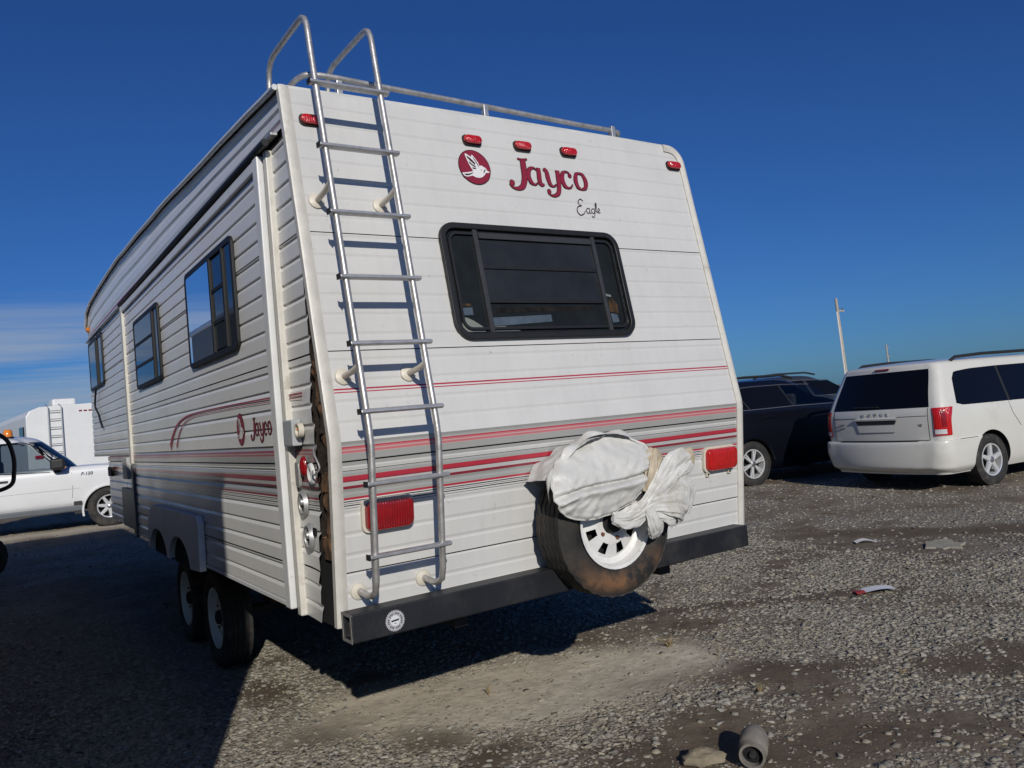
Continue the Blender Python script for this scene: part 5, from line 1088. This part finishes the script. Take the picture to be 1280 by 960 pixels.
rvb(MB().prism(rrect(.5, 1.5, 1.9, 2.5, .08), lambda u, v, d: (-2.62 - d, u, v), .0, .04), 'side_window', 'blackglass', fix=True)
for y in (3.0, 3.9):
    for s_, x in ((-1, -2.45), (1, -.15)): rvb(tyre(MB(), lambda p, q_, c_: (x + s_ * c_, y + p, .34 + q_), .34, .2, .2, 24, lug=False), 'wheel', 'rubber', smooth=40, fix=True)

# ------------------------------------------------------------------ neighbouring trailer just out of frame on the left (casts the long shadow)
NX, NY0, NY1, NH = -1.30, -1.58, 7.95, 2.93
NB = thing('travel_trailer', 'neighbouring trailer with darkened body parked along the left edge, shading the gravel', 'travel trailer', (NX - 1.2, 3.2, 0))
NO = (NX - 1.2, 3.2, 0)
def nb(mb, nm, mt, pa=None, **k): return mb.build(nm, [mt], pa or NB, NO, **k)
nb(MB().box(NX - 2.4, NX, NY0, NY1, .52, NH), 'body', 'neighbour', bevel=.04)
for z in (.85, 1.15, 1.45, 1.75): nb(MB().box(NX, NX + .006, NY0 + .05, NY1 - .05, z, z + .02), 'siding_rib', 'trimw')
nb(MB().box(NX - 2.44, NX + .012, NY0 - .02, NY1 + .02, NH - .05, NH + .02), 'roof_edge', 'trimw', bevel=.01)
dr_ = nb(MB().box(NX + .002, NX + .03, 2.2, 2.86, .60, 2.45), 'entry_door', 'trimw', bevel=.01); nb(MB().box(NX + .03, NX + .045, 2.3, 2.76, 1.55, 2.2), 'door_window', 'darkglass', dr_, bevel=.01)
for y0, y1 in ((-.6, .7), (4.2, 5.6), (6.4, 7.3)): nb(MB().box(NX + .002, NX + .03, y0, y1, 1.5, 2.15), 'side_window', 'darkglass', bevel=.015)
for y in (4.3, 5.2):
    for s_, x in ((-1, NX - 2.28), (1, NX - .12)): nb(tyre(MB(), lambda p, q_, c_: (x + s_ * c_, y + p, .33 + q_), .34, .2, .2, 28, lug=False), 'wheel', 'rubber', smooth=40, fix=True)
hx = NX + .195
P = catmull([(NX + .02, 1.62, 1.68), (NX + .12, 1.60, 1.675), (hx + .035, 1.57, 1.615), (hx + .068, 1.57, 1.53), (hx + .068, 1.57, 1.44), (hx + .045, 1.57, 1.375), (NX + .12, 1.60, 1.345), (NX + .02, 1.62, 1.34)], 6)
nb(MB().tube(P, .010, 8), 'grab_handle', 'blackplastic', smooth=60)

# ================================================================== SMALL THINGS ON AND BEYOND THE LOT
def gz(x, y): return float(ground_h(np.array([x]), np.array([y]))[0])
# worn tyre in the shade beyond the neighbouring trailer
tx, ty = -1.26, 8.9
o = tyre(MB(), lambda a, b_, c_: (tx + a * .93 + c_ * .2, ty + a * .25 - c_ * .85, .30 + b_ * .96), .31, .22, .19, 40).build('worn_tyre', ['rubber'], None, smooth=35, fix=True)
tag(o, 'dark worn tyre standing in the shade at the left edge', 'tyre')
# utility poles far off
def pole(px, py, h, r, lean, arm, label):
    V = thing('utility_pole', label, 'utility pole', (px, py, 0), 0, 'utility poles on the horizon')
    MB().tube([(0, 0, 0), (lean * .5, 0, h * .5), (lean, 0, h)], [r, r * .9, r * .75], 10).build('post', [M['poleg']], V, smooth=60)
    for z, w in arm: MB().box(-w, w, -.06, .06, z, z + .14).build('crossarm', [M['poleg']], V); MB().tube([(-w * .5, 0, z + .14), (-w * .5, 0, z + .4)], .06, 6).build('insulator', ['steelgrey'], V); MB().tube([(w * .6, 0, z + .14), (w * .6, 0, z + .4)], .06, 6).build('insulator', ['steelgrey'], V)
    return V
M['poleg'] = mat('weathered pole wood', (.42, .37, .30), .85, var=.2, vscale=3)
def ahead(px, dist):       # ground point seen in photograph column px at a depth
    d = cf + cr * ((px - 640) / 995.55); d = Vector((d.x, d.y, 0)); return CAM.x + d.x * dist, CAM.y + d.y * dist
x, y = ahead(1060, 78); p1_ = pole(x, y, 9.9, .17, -.55, ((8.6, .55),), 'pale leaning utility pole rising behind the two dark SUVs')
MB().tube([(-.62, 0, 8.6), (-.45, 0, 5.4), (-.25, 0, 1.0)], .06, 6).build('conduit', ['trimw'], p1_)
x, y = ahead(1114, 150); pole(x, y, 8.2, .16, -.3, ((7.6, .4), (5.9, .35)), 'thin distant utility pole showing over the minivan roof')
# pipe stub lying in the foreground
PP = thing('pipe_stub', 'short dusty pipe stub lying on the gravel in the foreground', 'pipe', (1.40, -.76, 0))
ax0, ax1 = Vector((-.055, -.055, .052)), Vector((.085, .045, .066)); d = (ax1 - ax0).normalized(); u = d.cross(Vector((0, 0, 1))).normalized(); w = u.cross(d)
def ppf(a, b_, c_): p = ax0 + d * c_ + u * a + w * b_; return tuple(p)
M['pipe'] = mat('dusty grey pipe', (.20, .18, .15), .8, var=.3, vscale=20, dirt=(.26, .21, .14), dscale=12, bump=.3, bscale=60)
Lp = (ax1 - ax0).length
MB().lathe([(.042, .03), (.042, -.0), (.052, 0), (.054, .01), (.054, .05), (.058, .055), (.058, Lp - .03), (.050, Lp), (0, Lp + .004)], ppf, 28).build('pipe_body', [M['pipe']], PP, smooth=40, fix=True)
MB().lathe([(0, .022), (.043, .028)], ppf, 20).build('pipe_bore', ['black'], PP)
MB().lathe([(0, .006), (.012, .006), (.016, .02)], ppf, 10).build('bolt', ['rubber'], PP)
rk = MB(); rr = random.Random(5)
def clod(u_, v):
    th = 2 * math.pi * u_; ph = math.pi * (v - .5); x_, y_, z_ = math.cos(th) * math.cos(ph), math.sin(th) * math.cos(ph), math.sin(ph); k_ = 1 + .35 * fbm(x_ * 1.6 + 4, y_ * 1.6, z_ * 1.6, 3); return (.085 * x_ * k_, .05 * y_ * k_, .024 + .034 * z_ * k_)
o = rk.grid(clod, 24, 12).build('dirt_clod', [mat('sandy clod', (.24, .20, .135), .95, var=.25, vscale=20, bump=.6, bscale=40)], None, smooth=35); o.location = (1.265, -.62, gz(1.265, -.62)); o.rotation_euler = (0, 0, -.6)
tag(o, 'sandy clod of dirt just left of the pipe stub', 'clod')
# scrap of white card with a red end
CD = thing('card_scrap', 'white card scrap with a red end on the gravel', 'card', (4.13, .35, gz(4.13, .35) + .006), math.radians(-35))
MB().grid(lambda u_, v: (-.115 + .22 * u_, -.055 + .11 * v, .012 + .016 * math.sin(u_ * 2.6)), 10, 4).build('card', [mat('white card', (.75, .74, .74), .5)], CD, smooth=60)
MB().grid(lambda u_, v: (-.175 + .06 * u_, -.06 + .12 * v, .004 + .01 * u_ + .008 * math.sin(v * 5)), 6, 5).build('red_end', [mat('red print', (.40, .05, .04), .6)], CD, smooth=60)
# flat stone slab and a second pale scrap
SB = MB(); n = 14; rs = [.19 + .035 * math.sin(3 * k) + .02 * math.cos(5 * k) for k in range(n)]
pts = [(rs[k] * math.cos(2 * math.pi * k / n) * 1.15, rs[k] * math.sin(2 * math.pi * k / n) * .8) for k in range(n)]
SB.prism(pts, lambda a, b_, c_: (a, b_, c_), -.03, .006); o = SB.build('stone_slab', [mat('pale slab', (.33, .30, .23), .95, var=.2, vscale=9, bump=.4)], None, fix=True, bevel=.006); o.location = (5.9, .82, gz(5.9, .82) + .006); o.rotation_euler = (0, 0, .5)
tag(o, 'flat pale stone slab set in the gravel before the minivan', 'stone')
o = MB().grid(lambda u_, v: (-.13 + .26 * u_, -.03 + .06 * v, .02 + .02 * math.sin(u_ * 5) + .01 * v), 10, 4).build('pale_scrap', [mat('pale scrap', (.6, .58, .54), .6)], None, smooth=60); o.location = (5.78, 1.47, gz(5.78, 1.47) - .008); o.rotation_euler = (0, 0, -.5)
tag(o, 'thin pale scrap lying beside the muddy rut', 'scrap')
# dry weed tufts
M['straw'] = mat('dry straw', (.30, .22, .10), .9, var=.3, vscale=30)
def tuft(x, y, h, n, label, seed, spread=1.0):
    r = random.Random(seed); V = thing('weed_tuft', label, 'weed', (x, y, gz(x, y)), 0, 'dry weeds on the lot')
    for k in range(n):
        a_ = r.uniform(0, 6.28); l = h * r.uniform(.5, 1.1); e = r.uniform(.15, 1.0) * spread; P = [(0, 0, 0), (e * l * .4 * math.cos(a_), e * l * .4 * math.sin(a_), l * .6), (e * l * math.cos(a_ + .3), e * l * math.sin(a_ + .3), l * (1 - .35 * e))]
        MB().tube(P, [.0022, .0016, .0006], 4).build('stem', ['straw'], V)
tuft(1.06, .75, .07, 12, 'small dry weed on the bare dirt below the bumper', 1)
tuft(2.30, .62, .08, 16, 'dry straw tuft at the right end of the bare dirt', 2, 1.6)
tuft(2.05, -.28, .06, 10, 'tiny dry weed by the damp soil near the pipe stub', 3)
tuft(2.75, -.62, .05, 9, 'flattened dry weed among stones at lower right', 4, 1.8)
print('objects', len(bpy.data.objects), 'tris', sum(len(o.data.loop_triangles) if o.type == 'MESH' and (o.data.calc_loop_triangles() or True) else 0 for o in bpy.data.objects))
